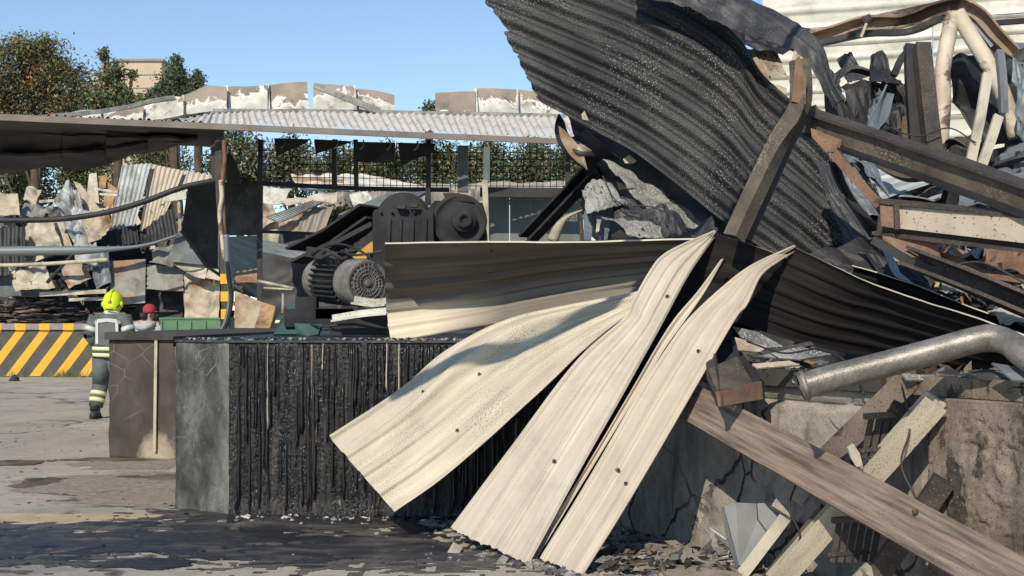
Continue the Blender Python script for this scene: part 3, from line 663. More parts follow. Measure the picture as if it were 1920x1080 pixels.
beam('loose_trim', [(80, 219, 23.5), (150, 213, 23.8), (215, 205, 24), (285, 189, 24.2), (330, 183, 24.4)], 'L', .08, .10, .02, pale_grey, can, up=(0, 0, 1), n=12, dent=.03)
# hanging dark ceiling panels under the left half
ceil_panels = []
rows = [(lambda x: np.interp(x, [-160, 0, 120, 278, 400], [236, 246, 252, 262, 259]), lambda x: np.interp(x, [-160, 0, 120, 200, 278, 372], [290, 292, 286, 278, 266, 262])),
        (lambda x: np.interp(x, [-160, 0, 120, 200, 278, 372], [293, 294, 288, 280, 268, 263]), lambda x: np.interp(x, [-160, 0, 118, 122, 199, 203, 280, 372], [325, 326, 322, 311, 307, 310, 288, 264]))]
for r, (ft, fb) in enumerate(rows):
    for xa, xb in ((-160, -78), (-80, 3), (0, 122), (118, 204), (199, 282), (277, 370)):
        if r == 1 and xa > 300: pass
        D0 = 21.3 + .4 * r + .05 * (xa in (-80, 118, 277)); D1 = 21.9 + .5 * r + .05 * (xa in (-80, 118, 277))
        A = [(xa, ft(xa), D0), (xb, ft(xb), D0 + .3)]; B = [(xa, fb(xa), D1), (xb, fb(xb), D1 + .3)]
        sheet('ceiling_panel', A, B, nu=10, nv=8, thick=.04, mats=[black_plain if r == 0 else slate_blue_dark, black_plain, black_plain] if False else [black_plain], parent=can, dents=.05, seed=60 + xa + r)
# roof underside boards seen from below
A = [topx(eave(-170, -.02, .1)), topx(eave(420, -.02, .1))]; B = [topx(eave(-170, .0, 2.4)), topx(eave(420, .0, 2.4))]
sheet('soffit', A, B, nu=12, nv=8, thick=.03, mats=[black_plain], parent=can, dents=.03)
# posts with rail, mesh
pd = 22.9
def post(xa, ya, xb, yb, w, D, mat, name='post', parent=can, dent=0):
    return beam(name, [(xa, ya, D), (xb, yb, D)], 'box', w / F * D, w / F * D, .1, mat, parent, up=(0, 1, 0), n=6, dent=dent)
for xa, xb, w, yb in ((489, 486, 9, 640), (627, 627, 9, 352), (667, 668, 8, 350), (804, 803, 9, 380), (1065, 1064, 9, 372)): post(xa, 262, xb, yb, w, pd, black_plain)
post(868, 274, 868, 360, 20, 22.7, slate_blue)
beam('rail', [(484, 343, pd), (600, 350, pd), (700, 354, pd), (842, 356, pd)], 'box', .07, .07, .1, dark_iron, can, n=8)
beam('rail', [(900, 360, pd), (1075, 362, pd)], 'box', .16, .08, .1, black_plain, can)
beam('low_rail', [(484, 434, pd), (560, 437, pd), (640, 441, pd)], 'box', .05, .06, .1, dark_iron, can)
mesh_m = MB(); Dm = pd + .05
for x in np.arange(494, 1066, 12.5):
    if 858 < x < 880: continue
    m0 = P(x, 268, Dm); m1 = P(x + rng.normal(0, 1), 352 + (x - 494) * .012, Dm); mesh_m.tube([m0, m1], .006, 4, sm=False, caps=False)
for y in np.arange(282, 352, 12.5):
    mesh_m.tube([P(494, y, Dm), P(780, y + 4 + rng.normal(0, 1), Dm), P(1066, y + 5, Dm)], .006, 4, sm=False, caps=False)
tag(mesh_m.build('wire_mesh', dark_iron, can), kind='stuff')
# flaps of burnt membrane under the eave, hooks
for k, q in enumerate([[(514, 260), (580, 262), (576, 267), (518, 293)], [(589, 262), (661, 266), (640, 273), (592, 289)], [(666, 266), (741, 268), (739, 304), (700, 305), (668, 303)], [(746, 268), (816, 270), (812, 286), (775, 300), (752, 311)]]):
    slab('roof_flap', [(x, y, 22.6 + .05 * i) for i, (x, y) in enumerate(q)], .02, black_plain, can)
for x in (531, 579, 630, 679, 729, 780, 880):
    y = 263 + (x - 530) * .02; pipe('gutter_hook', [(x + 2, y - 3, 22.2), (x + 4, y + 3, 22.15), (x + 1, y + 10, 22.1), (x - 4, y + 14, 22.15)], .012, pale_grey, can, n=8, seg=6)
# front post with hoses and hazard stripes
fp = empty('striped_post', P(417, 622, 21) , 'tall burnt steel post with yellow bands at its foot holding up the canopy', 'post')
beam('shaft', [(410, 256, 21), (412, 360, 21), (420, 480, 21), (424, 620, 21)], 'box', .10, .10, .1, rust_dark, fp, up=(0, 1, 0), n=10)
beam('shroud', [(408, 256, 21.1), (410, 340, 21.1)], 'box', .2, .17, .1, black_plain, fp, up=(0, 1, 0))
pipe('cable_duct', [(420, 262, 20.85), (421, 300, 20.85), (417, 345, 20.85), (419, 400, 20.85), (421, 440, 20.85), (424, 480, 20.85), (428, 500, 20.85)], .035, rust, fp)
pipe('cable_duct', [(414, 338, 20.8), (416, 370, 20.8), (412, 400, 20.8), (416, 440, 20.8), (420, 488, 20.8)], .035, whitecream, fp)
pipe('hose', [(424, 440, 20.75), (427, 500, 20.75), (433, 545, 20.75), (431, 575, 20.75), (424, 605, 20.75), (415, 622, 20.75)], .045, galv_dark, fp)
pipe('hose', [(425, 490, 20.7), (430, 530, 20.7), (434, 560, 20.7), (428, 598, 20.7), (419, 620, 20.7)], .03, dark_iron, fp)
for y in (523, 556, 589):
    c = P(422.5 + (y - 523) * .02, y, 21); boxo('yellow_band', c - (.065, .06, .075), c + (.065, .06, .075), yellow_paint, fp)
# cream post and the grey wall behind
cp = empty('cream_post', P(910, 447, 21), 'bare cream painted post standing right of the gear housing', 'post')
beam('shaft', [(913, 276, 21.4), (912, 342, 21.4)], 'box', .13, .1, .1, slate_blue, cp, up=(0, 1, 0)); beam('shaft', [(909, 338, 21.3), (911, 400, 21.3), (913, 520, 21.3)], 'box', .07, .085, .1, paleboard, cp, up=(0, 1, 0), n=6)
wl = empty('metal_wall', P(985, 600, 24) * (1, 1, 0) + (0, 0, 1.335), 'grey-green panel wall below the last mesh bay', 'wall')
for k in range(4):
    xa = 912 + k * 44; slab('wall_panel', [(xa, 368, 23.6), (xa + 43, 368, 23.6), (xa + 43, 480, 23.6), (xa, 480, 23.6)], .04, wall_green, wl)
lw = empty('charred_screen', P(420, 600, 24) * (1, 1, 0) + (0, 0, 1.335), 'charred dark wall panels either side of the striped post', 'wall')
slab('wall_panel', [(352, 352, 23.4), (408, 342, 23.4), (408, 505, 23.4), (385, 498, 23.4), (340, 432, 23.4)], .05, char_mottle, lw)
slab('wall_panel', [(410, 342, 23.3), (484, 338, 23.3), (484, 440, 23.3), (410, 442, 23.3)], .05, char_mottle, lw)
slab('wall_panel', [(410, 444, 23.25), (484, 442, 23.25), (484, 560, 23.25), (458, 552, 23.25), (430, 520, 23.25), (410, 512, 23.25)], .05, galv_dark, lw)
slab('torn_panel', [(430, 285, 23.2), (440, 300, 23.2), (452, 330, 23.2), (452, 345, 23.2), (425, 345, 23.2), (424, 290, 23.2)], .03, char_mottle, lw)
beam('panel_edge', [(340, 432, 23.2), (386, 498, 23.2), (470, 555, 23.2)], 'box', .05, .05, .1, rust_dark, lw)

# ------------------------------------------------------------------ heap of crumpled cladding behind the canopy
HG = 'wreckage heaped behind the canopy'
def piece(name, label, cat, q, D, mat, ribs=0, amp=.03, t=.02, seed=0, fold=.0, dents=.04, nu=18, nv=14, back=None, prof=trap, tilt=.3, rag=(0, 0), ragv=0, group=HG, rimm=None):
    """quad q = (top-left, top-right, bottom-right, bottom-left) in pixels"""
    A = [(*q[0], D + tilt), (*q[3], D)]; B = [(*q[1], D + tilt), (*q[2], D)]
    o = sheet(name, A, B, ribs=ribs, amp=amp, nu=nu, nv=max(nv, ribs * 8 + 2), thick=t, mats=[mat, back or black_plain, rimm or mat], dents=dents, seed=seed, fold=fold, prof=prof, rag=rag, ragv=ragv)
    return tag(o, label, cat, group)
piece('corrugated_sheet', 'pale corrugated sheet leaning left, bluish at its lower left', 'metal sheet', [(230, 309), (284, 306), (254, 421), (205, 432)], 38, paleblue, ribs=6, t=.02, seed=1)
piece('corrugated_sheet', 'cream corrugated sheet with a charred dark streak, right of the bluish one', 'metal sheet', [(283, 307), (345, 320), (312, 402), (262, 434)], 38.2, cream_pink, ribs=7, seed=2)
piece('corrugated_sheet', 'cream corrugated sheet running up to the striped post', 'metal sheet', [(343, 319), (402, 328), (402, 345), (322, 380)], 38.4, cream, ribs=6, seed=3)
piece('crumpled_sheet', 'pale blue-grey sheet crumpled to a peak at the left', 'metal sheet', [(125, 339), (150, 370), (168, 460), (100, 380)], 37.6, paleblue, seed=4, fold=.25, dents=.1, nu=26, nv=22)
piece('crumpled_sheet', 'lower pale blue sheet folded below the peaked one', 'metal sheet', [(104, 378), (168, 395), (168, 445), (140, 462)], 37.5, galv, seed=44, fold=.2, dents=.1, nu=26, nv=22)
piece('scorched_sheet', 'brown panel slanting behind the peaked blue sheet', 'panel', [(138, 340), (150, 344), (188, 392), (165, 400)], 38, tan, seed=5)
piece('scorched_sheet', 'round-cornered cream and orange panel at the left picture edge', 'panel', [(-30, 362), (34, 364), (38, 404), (-30, 408)], 37.5, tan, seed=6, fold=.08)
piece('scorched_sheet', 'rusty brown strip of panel under the black pipe', 'panel', [(74, 416), (116, 408), (137, 466), (95, 470)], 37.4, tan, seed=7)
piece('scorched_sheet', 'pale brown panel scrap below the grey pipe', 'panel', [(112, 500), (152, 488), (172, 522), (128, 540)], 37.3, tan, seed=8, fold=.1)
piece('scorched_sheet', 'pale scrap panel beside the dark upright sheet at the left', 'panel', [(48, 415), (70, 418), (100, 480), (48, 500)], 37.6, paleboard, seed=9, fold=.15)
piece('charred_sheet', 'black ribbed sheet hanging at the left picture edge', 'metal sheet', [(-30, 430), (47, 424), (47, 512), (-30, 520)], 37.0, black_plain, ribs=5, seed=10)
piece('charred_sheet', 'dark sloping sheet above the brown ash heap', 'metal sheet', [(-30, 515), (88, 514), (96, 556), (-30, 558)], 37.2, slate_blue, seed=11, fold=.1)
piece('scorched_sheet', 'tall grey panel with a round rust stain above the helmet', 'panel', [(205, 490), (273, 486), (272, 568), (207, 572)], 37.0, grey_rust, seed=12)
piece('scorched_sheet', 'grey panel rusting orange at its lower edge, right of the round-stained one', 'panel', [(275, 496), (344, 502), (344, 546), (275, 542)], 37.0, grey_rust, seed=13, ragv=.1)
piece('scorched_sheet', 'tan panel scorched brown in the middle above the green box', 'panel', [(345, 512), (412, 522), (411, 600), (346, 598)], 36.9, tan, seed=14, fold=.12)
piece('scorched_sheet', 'slate grey panel tilted in shade left of the striped post', 'panel', [(337, 424), (412, 432), (418, 500), (312, 490)], 36.8, slate_blue, seed=15)
piece('scorched_sheet', 'pale slab edge under the tilted slate panel', 'panel', [(322, 492), (390, 497), (384, 524), (350, 512)], 36.7, paleboard, seed=16)
piece('scorched_sheet', 'small pale slab left of the yellow bands', 'panel', [(394, 498), (416, 498), (412, 526), (384, 520)], 36.7, paleboard, seed=17)
piece('scorched_sheet', 'tan slab right of the hose, just under the dark screen', 'panel', [(440, 505), (486, 504), (484, 532), (442, 530)], 22.9, tan, seed=18)
piece('scorched_sheet', 'tan panel propped at the foot of the striped post', 'panel', [(440, 546), (492, 566), (478, 616), (440, 618)], 22.5, tan, seed=19)
piece('scorched_sheet', 'orange-rust panel leaning beside the tan one at the post foot', 'panel', [(492, 566), (526, 580), (508, 618), (476, 616)], 22.4, rust_orange, seed=20)
piece('charred_sheet', 'black corrugated sheet hanging under the bluish leaning sheet', 'metal sheet', [(178, 440), (256, 420), (262, 456), (181, 464)], 37.4, black_plain, ribs=6, seed=21)
piece('charred_sheet', 'black torn sheet under the cream corrugated sheets', 'metal sheet', [(264, 436), (325, 386), (336, 442), (264, 458)], 37.4, black_plain, ribs=5, seed=22)
piece('charred_sheet', 'black sheet put in for the dark hole behind the man in the red cap', 'metal sheet', [(272, 542), (343, 546), (343, 605), (240, 605)], 37.6, black_plain, seed=23, fold=.1)  # shaded hole in the heap, made as a black sheet
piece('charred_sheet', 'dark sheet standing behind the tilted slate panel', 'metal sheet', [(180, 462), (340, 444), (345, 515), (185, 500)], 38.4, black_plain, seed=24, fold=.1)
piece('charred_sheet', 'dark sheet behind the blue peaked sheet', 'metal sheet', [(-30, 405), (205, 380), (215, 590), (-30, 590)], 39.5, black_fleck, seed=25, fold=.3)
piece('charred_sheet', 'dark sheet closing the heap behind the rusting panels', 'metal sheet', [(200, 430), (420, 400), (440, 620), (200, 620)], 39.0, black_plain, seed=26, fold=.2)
piece('board', 'upright pale board with a rusty side behind the peaked sheet', 'board', [(167, 326), (181, 324), (186, 382), (162, 372)], 38.6, paleboard, dents=0)
piece('scorched_sheet', 'orange rusted panel beside the upright pale board', 'panel', [(184, 330), (201, 328), (198, 352), (184, 352)], 38.8, rust_orange, seed=27)
piece('scorched_sheet', 'orange wedge of sheet next to the bluish leaning sheet', 'panel', [(200, 340), (220, 354), (208, 392), (194, 385)], 38.7, rust_orange, seed=28)
piece('crumpled_sheet', 'small brown curled scrap above the cream round-cornered panel', 'metal sheet', [(52, 345), (78, 356), (66, 388), (44, 372)], 38.2, tan, seed=29, fold=.2)
piece('crumpled_sheet', 'grey crumple between the round-cornered panel and the blue sheet', 'metal sheet', [(40, 388), (100, 385), (98, 412), (42, 412)], 38.0, pale_grey, seed=30, fold=.25)
for k, (qd, mt, l) in enumerate([([(60, 425), (96, 405), (120, 470), (70, 480)], paleboard, 'crumpled cream sheet lying left of the slanted brown strip'), ([(150, 400), (206, 385), (212, 440), (165, 455)], tan, 'tan crumpled sheet right of the peaked blue sheet'), ([(136, 455), (182, 450), (188, 500), (140, 495)], paleblue, 'pale blue folded scrap over the grey pipe'), ([(172, 470), (206, 462), (210, 530), (180, 545)], galv_dark, 'dark grey folded sheet left of the round-stained panel'), ([(290, 470), (330, 455), (326, 500), (282, 498)], grey_rust, 'small rusty sheet above the orange rusting panel'), ([(20, 505), (80, 490), (104, 540), (30, 548)], paleboard, 'dusty pale sheet above the ash heap at the far left')]):
    piece('crumpled_sheet', l, 'metal sheet', qd, 37.15 - .05 * k, mt, seed=130 + k, fold=.22, dents=.08, nu=14, nv=11)
tag(pipe('bent_pipe', [(-60, 412, 35.5), (40, 413, 35.5), (120, 410, 35.5), (200, 398, 35.6), (270, 378, 35.7), (340, 352, 35.8), (405, 338, 36)], .075, black_plain), 'long black pipe sagging across the heap, the highest of three', 'pipe', HG)
tag(pipe('bent_pipe', [(-60, 472, 35.3), (100, 470, 35.3), (190, 468, 35.4), (270, 460, 35.6), (336, 440, 35.8)], [.13, .13, .12, .05, .03], galv_dark), 'thick grey pipe across the heap, the middle of three', 'pipe', HG)
tag(pipe('bent_pipe', [(-60, 498, 35.2), (60, 496, 35.2), (202, 487, 35.3)], .05, paleboard), 'thin pale pipe across the heap, the lowest of three', 'pipe', HG)
for k, (a, bb, w, l, mt) in enumerate([((75, 552), (200, 546), 8, 'long pale plank lying above the brown ash heap', paleboard), ((130, 562), (195, 560), 6, 'short pale plank just left of the helmet', paleboard), ((88, 530), (135, 478), 5, 'thin dark rod leaning over the grey pipe', dark_iron), ((178, 354), (222, 360), 4, 'thin white batten by the orange wedge', white_strip), ((188, 364), (222, 366), 4, 'second white batten below by the orange wedge', white_strip), ((75, 378), (103, 376), 5, 'pale stick left of the blue peaked sheet', paleboard), ((334, 356), (337, 435), 7, 'pale upright strip at the end of the cream sheets', tan), ((310, 372), (350, 366), 14, 'light grey offcut across the cream sheets', white_strip)]):
    tag(beam('plank', [(*a, 36.6), (*bb, 36.4)], 'box', w / F * 36.5, .06, .1, mt), l, 'plank', 'planks and rods on the heap')
m = MB()
for k in range(900):
    x = rng.normal(70, 60); y = 606 - abs(rng.normal(0, 1)) * 22 * max(.25, 1 - abs(x - 55) / 150); c = P(x, y, 37 + rng.random() * 1.2)
    m.rock(c, rng.uniform(.04, .22, 3) * (1.6, 1, .5), mi=int(rng.random() < .25))
tag(m.build('ash_heap', [brown_scrap, black_fleck]), 'heap of brown burnt scraps on top of the striped barrier', 'ash heap', kind='stuff')
m = MB()
for k in range(420):
    x = rng.uniform(-30, 500); y = rng.uniform(390, 600); c = P(x, y, 38.3 + rng.random() * .6); a = rng.normal(size=3); a /= np.linalg.norm(a); e = np.cross(a, rng.normal(size=3)); e /= np.linalg.norm(e)
    l = rng.uniform(.08, .45); w = rng.uniform(.03, .16); n_ = np.cross(a, e) * rng.uniform(-.1, .1)
    m.add([c - a * l, c + e * w + n_, c + a * l, c - e * w + n_, ], [(0, 1, 2), (0, 2, 3)], rng.integers(7))
tag(m.build('scrap_litter', [tan, paleboard, black_plain, slate_blue, black_fleck, rust_dark, galv_dark]), 'small torn scraps scattered all through the heap behind the canopy', 'scrap litter', kind='stuff')
# heap between the posts
H2 = 'wreckage seen between the canopy posts'
def piece2(*a, **k): k['group'] = H2; return piece(*a, **k)
piece2('crumpled_sheet', 'cream sheet with a yellowed crumpled ridge below the mesh', 'metal sheet', [(523, 374), (634, 362), (630, 380), (540, 384)], 35, cream_pink, seed=31, fold=.12)
piece2('corrugated_sheet', 'light green-grey corrugated sheet tilted under the crumpled ridge', 'metal sheet', [(588, 377), (606, 379), (525, 417), (498, 408)], 34.6, paleblue, ribs=5, seed=32)
piece2('streaked_sheet', 'grey-brown streaked panel leaning left of the shrub', 'panel', [(572, 392), (628, 382), (606, 438), (556, 434)], 34.8, soot_side, ribs=3, amp=.02, seed=33)
piece2('streaked_sheet', 'brown streaked panel left of the grey streaked one', 'panel', [(530, 410), (572, 394), (556, 434), (518, 436)], 34.9, tan, ribs=2, amp=.02, seed=34)
piece2('crumpled_sheet', 'white sheet behind the post, below the mesh', 'metal sheet', [(488, 350), (548, 356), (530, 380), (488, 386)], 36, white_strip, seed=35, fold=.06)
piece2('crumpled_sheet', 'torn pale scraps beside the post under the green-grey sheet', 'metal sheet', [(488, 388), (512, 384), (522, 420), (488, 440)], 35.4, tan, seed=36, fold=.2)
piece2('crumpled_sheet', 'pale sheet below the streaked panels', 'metal sheet', [(488, 418), (530, 416), (520, 460), (488, 455)], 35.2, paleboard, seed=37, fold=.12)
piece2('crumpled_sheet', 'white crumpled scrap above the grey plank', 'metal sheet', [(655, 366), (692, 362), (700, 378), (664, 390)], 35, white_strip, seed=38, fold=.12)
piece2('fallen_roof_sheet', 'long pale roof sheet lying far behind the mesh', 'metal sheet', [(545, 328), (680, 326), (800, 352), (560, 358)], 44, roof_metal, ribs=4, seed=39, tilt=2)
piece2('fallen_roof_sheet', 'pale flat roof far behind the right mesh bays', 'metal sheet', [(790, 345), (1070, 340), (1080, 352), (800, 356)], 45, paleboard, ribs=2, seed=40, tilt=2)
piece2('orange_strip', 'orange rusted strip across the pale fallen roof sheet', 'metal sheet', [(550, 331), (646, 337), (644, 342), (552, 337)], 43.5, rust_orange, seed=41)
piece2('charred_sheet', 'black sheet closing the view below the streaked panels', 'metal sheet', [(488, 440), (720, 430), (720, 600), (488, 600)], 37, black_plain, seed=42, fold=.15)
piece2('charred_sheet', 'pale brown sheet behind the conveyor', 'metal sheet', [(600, 362), (920, 356), (920, 420), (600, 420)], 39, soot_side, seed=43, fold=.1, ribs=8)
tag(beam('duct', [(488, 460, 30), (588, 480, 29.5)], 'box', .24, .3, .1, galv_dark), 'grey square duct sloping down behind the motor', 'duct')
for a, bb, w, l in (((484, 527), (551, 541), 6, 'pale thin pipe sloping behind the motor'), ((495, 540), (548, 543), 4, 'short pale pipe under the sloping one'), ((531, 542), (530, 588), 5, 'upright pale pipe behind the teal base')):
    tag(pipe('thin_pipe', [(*a, 21), (*bb, 20.8)], w / F * 21 / 2, paleboard, n=4, seg=8), l, 'pipe', 'thin pipes behind the motor')
tag(slab('grey_plank', [(634, 402, 19), (720, 364, 19), (802, 358, 19.5), (750, 386, 19), (690, 408, 18.8)], .06, iron_ash if False else galv_dark), 'broad grey plate slanting up to the gear housing', 'plate')

# ================================================================== loading dock
ZT = 1.335
dock = empty('loading_dock', (-1.0, 10.8, 0), 'soot-blackened concrete loading dock with tar running down its front', 'loading dock')
def wallface(name, p0, p1, z0, z1, mat, nu, nv, disp, thick=.25, parent=dock, ragtop=0.0):
    p0 = np.array([*p0, 0.]); p1 = np.array([*p1, 0.]); L = np.linalg.norm(p1 - p0); d = (p1 - p0) / L; n = np.array([d[1], -d[0], 0.])
    V = []; f = []; UV = []
    for i in range(nu + 1):
        for j in range(nv + 1):
            u = i / nu * L; zz = z0 + (z1 - z0) * j / nv
            q = p0 + d * u + n * disp(u, zz); V.append((q[0], q[1], zz)); UV.append((u, zz))
    o = len(V)
    for i in range(nu + 1):
        for j in (0, nv):
            q = p0 + d * (i / nu * L) - n * thick; V.append((q[0], q[1], z0 if j == 0 else z1)); UV.append((i / nu * L, z0))
    m = nv + 1
    for i in range(nu):
        for j in range(nv): f.append((i * m + j, (i + 1) * m + j, (i + 1) * m + j + 1, i * m + j + 1))
        f.append((o + 2 * i, o + 2 * i + 1, o + 2 * i + 3, o + 2 * i + 2))
        f.append((i * m + nv, (i + 1) * m + nv, o + 2 * i + 3, o + 2 * i + 1)); f.append((i * m, o + 2 * i, o + 2 * i + 2, (i + 1) * m))
    f.append(tuple(range(m))[::1] + (o + 1, o)); k = nu * m; f.append(tuple(k + j for j in range(m))[::-1] + (o + 2 * nu, o + 2 * nu + 1))
    return mk(name, V, f, mat, parent, uv=UV, smooth=[len(q) == 4 for q in f])
L0 = (-4.385, 15.1); L1 = (-3.50, 14.72); B0 = (-2.665, 10.99); B1 = (-2.165, 10.62); B2 = (.55, 10.42)
wallface('end_wall', L0, L1, 0, 1.285, endwall, 30, 36, lambda u, z: .012 * nz(u * 3, z * 3, 1) + (.03 * nz(z * 6, 2.2) if u < .03 else 0))
wallface('return_wall', L1, B0, 0, 1.285, conc_dark, 30, 12, lambda u, z: .01 * nz(u * 3, z * 3, 1), thick=.2)
wallface('corner_wall', B0, B1, 0, 1.325, conc_grey, 36, 70, lambda u, z: .014 * nz(u * 5, z * 4, 4) + .006 * nz(u * 19, z * 17, 8) - (.02 * max(0, nz(u * 3 + 4, z * 2.4, 6))) )
def drips(u, z):
    a = nz(u * 11, z * .9, 3); b = nz(u * 26, z * 1.3, 9); k = max(0, 1 - abs(z - .6) / 1.0)
    return .035 * max(0, a) + .018 * max(0, b) + .008 * nz(u * 40, z * 22, 5) + (.03 * max(0, .14 - z) / .14) * (1 + nz(u * 8, 1.))
wallface('front_wall', B1, B2, 0, 1.325, tarwall, 330, 60, drips)
dm = MB()
for k in range(170):
    x = rng.uniform(-2.12, .5); l = abs(rng.normal(.45, .35)) + .08; z1 = rng.choice([1.32, rng.uniform(.5, 1.3)]); z0 = max(.02, z1 - l); yy = 10.62 - (x + 2.165) * .0737 - .022
    zz = np.linspace(z1, z0, 9); pts = [(x + .012 * nz(x * 30, z * 3), yy - .012 * abs(nz(x * 9, z * 4, 2)), z) for z in zz]
    dm.tube(pts, np.r_[np.linspace(.006, .010, 7), .014, .006] * (rng.uniform(.35, 1.05) if (pale := rng.random()) < .965 else .55), 6, mi=0 if pale < .965 else 1)
tag(dm.build('tar_drips', [tarcrumb, paleboard], dock), kind='stuff')
RW0 = (.60, 10.22); RW1 = (3.4, 5.10)
def rough(u, z):
    crack = -.03 if abs(z - 1.02 - .05 * nz(u * 3, 5.)) < .02 else 0
    return .018 * nz(u * 2.5, z * 2.5, 11) + .008 * nz(u * 11, z * 11, 12) + crack
wallface('side_wall', RW0, RW1, 0, 1.10, conc, 150, 60, rough)
# top slab and lips
def off(p, dx, dy): return (p[0] + dx, p[1] + dy)
prism('top_slab', [off(L0, -.04, -.05), off(L1, .0, -.05), (-3.48, 14.68), (-2.70, 11.05), (-2.70, 11.06), (-2.6, 27), (-4.42, 27)], 1.287, 1.37, conc_dark, dock)
prism('top_slab', [off(B0, -.01, -.01), off(B1, -.0, -.02), off(B2, 0, -.02), (.55, 27), (-2.66, 27)], 1.327, 1.345, tar, dock)
prism('top_slab', [(.553, 10.2), (.62, 10.15), (3.35, 5.06), (9, 5.06), (9, 27), (.553, 27)], 1.102, 1.14, conc_dark, dock)
dR = np.array([RW1[0] - RW0[0], RW1[1] - RW0[1]]); dR /= np.linalg.norm(dR); nR = np.array([dR[1], -dR[0]])
def rw(X, o=0.0):   # point on the right wall at a given x, moved out by o
    s = (X - RW0[0]) / dR[0]; q = np.array(RW0) + dR * s + nR * o; return (q[0], q[1])
def rwpx(px):       # depth of the right wall at a pixel column
    k = (px - 960) / F; return (RW0[1] - RW0[0] * dR[1] / dR[0]) / (1 - k * dR[1] / dR[0])
# the lip along the right wall, broken in two
for xa, xb in ((1.42, 2.05), (2.07, 3.3)):
    a = rw(xa, .05); b_ = rw(xb, .05); c_ = rw(xb, -.3); d_ = rw(xa, -.3)
    prism('edge_lip', [a, b_, c_, d_], 1.105, 1.205, conc_brown if xa > 2 else conc_dark, dock)
# eroded pilaster at the right
def ero(u, z):
    e = nz(u * 4.5, z * 2.2, 21); e2 = nz(u * 13, z * 10, 23)
    return -.016 * max(0, min(1, (e + .9 * e2 + .4 * nz(u * 34, z * 24, 3) - .14) * 14)) + .003 * nz(u * 14, z * 9, 2) + .006 * nz(u * 40, z * 30, 7)
wallface('pilaster', rw(2.24, .10), rw(3.35, .10), 0, 1.10, conc_brown, 150, 110, ero, thick=.09)
# pale upright line and patch of dust on the end wall
beam('stain_line', [(293, 637, 14.82), (292, 700, 14.82), (290, 846, 14.82)], 'box', .03, .03, .1, paleboard, dock, up=(0, 1, 0))
m = MB()
for k in range(1500):
    u = rng.random(); x = -2.6 + u * 3.1; y = 10.63 + .25 * rng.random() ** 2 - (x + 2.165) * (.074 if x > -2.165 else .74)
    m.rock((x, y, 1.345), rng.uniform(.008, .03, 3) * (1, 1, .8), mi=int(rng.random() < .3))
for k in range(900):
    x = rng.uniform(-2.2, .5); x += .12 * math.sin(x * 17); m.rock((x, 10.55 - .06 * (x + 2.2) - abs(rng.normal(0, .14)), .0), rng.uniform(.006, .045, 3) * (1, 1, .7) * (rng.random() + .4), mi=[0, 0, 0, 0, 0, 0, 1, 0, 2][rng.integers(9)])
tag(m.build('tar_crumbs', [tarcrumb, pale_grey, white_strip], dock), kind='stuff')

# ================================================================== motor, gear housing, conveyor on the dock
mot = empty('electric_motor', P(640, 628, 13.6), 'ash-coated finned electric motor with round fan grille on a dark skid', 'motor')
ax = np.array([.60, -.78, -.06]); ax /= np.linalg.norm(ax); fc = P(690, 531, 13.25)
sc8 = lambda pr: [(t * .88, r_ * .87) for t, r_ in pr]
m = MB(); m.lathe(fc, ax, sc8([(-.02, .05), (-.03, .21), (.0, .245), (-.02, .262), (-.10, .268), (-.30, .262), (-.36, .235)]), 40); m.build('fan_cover', iron_ash, mot)
m = MB(); m.lathe(fc, ax, sc8([(-.05, .215), (-.035, .215), (-.03, .01)]), 32); m.build('grille_back', dark_iron, mot)
m = MB()
for r in (.052, .087, .122, .157): 
    e1 = np.cross(ax, (0, 0, 1)); e1 /= np.linalg.norm(e1); e2 = np.cross(ax, e1)
    m.tube([fc + ax * .0 + r * (math.cos(w) * e1 + math.sin(w) * e2) for w in np.linspace(0, 2 * math.pi, 33)], .006, 5)
for w in np.linspace(0, 2 * math.pi, 24, endpoint=False):
    d = math.cos(w) * e1 + math.sin(w) * e2; m.tube([fc + d * .045, fc + d * .187], .005, 4)
m.lathe(fc, ax, sc8([(-.02, .05), (.015, .045), (.02, .02)]), 16)
m.build('fan_grille', iron_ash, mot)
m = MB(); m.lathe(fc, ax, sc8([(-.34, .2), (-.36, .215), (-.86, .215), (-.88, .2)]), 36); m.build('barrel', black_plain, mot)
for k in range(26):
    w = 2 * math.pi * k / 26; d = math.cos(w) * e1 + math.sin(w) * e2
    if d @ np.array([0, -1, 0]) < -.3: continue
    q = MB(); q.box(fc - ax * .54 + d * .209, (.22, .026, .006), [ax, d, np.cross(ax, d)]); q.build('cooling_fin', dark_iron, mot)
m = MB(); m.lathe(fc, ax, sc8([(-.84, .20), (-.86, .255), (-.98, .26), (-1.06, .23), (-1.10, .12), (-1.11, .04)]), 36); m.build('end_bell', iron_ash, mot)
m = MB(); c = P(612, 478, 13.7); m.box(c, (.17, .12, .05), [[.93, -.3, -.2], [.3, .95, 0], [.2, -.05, .97]]); m.tube([P(585, 478, 13.5), P(600, 466, 13.45), P(618, 470, 13.4), P(612, 482, 13.4)], .018, 6); m.tube([P(602, 484, 13.4), P(622, 474, 13.4), P(640, 486, 13.4), P(660, 480, 13.45)], .022, 6)
m.build('terminal_box', dark_iron, mot)
m = MB(); m.box(P(606, 596, 13.5), (.33, .3, .085)); m.box(P(576, 576, 13.4), (.10, .1, .10)); m.box(P(640, 588, 13.4), (.22, .2, .05)); m.build('skid', dark_iron, mot)
m = MB()
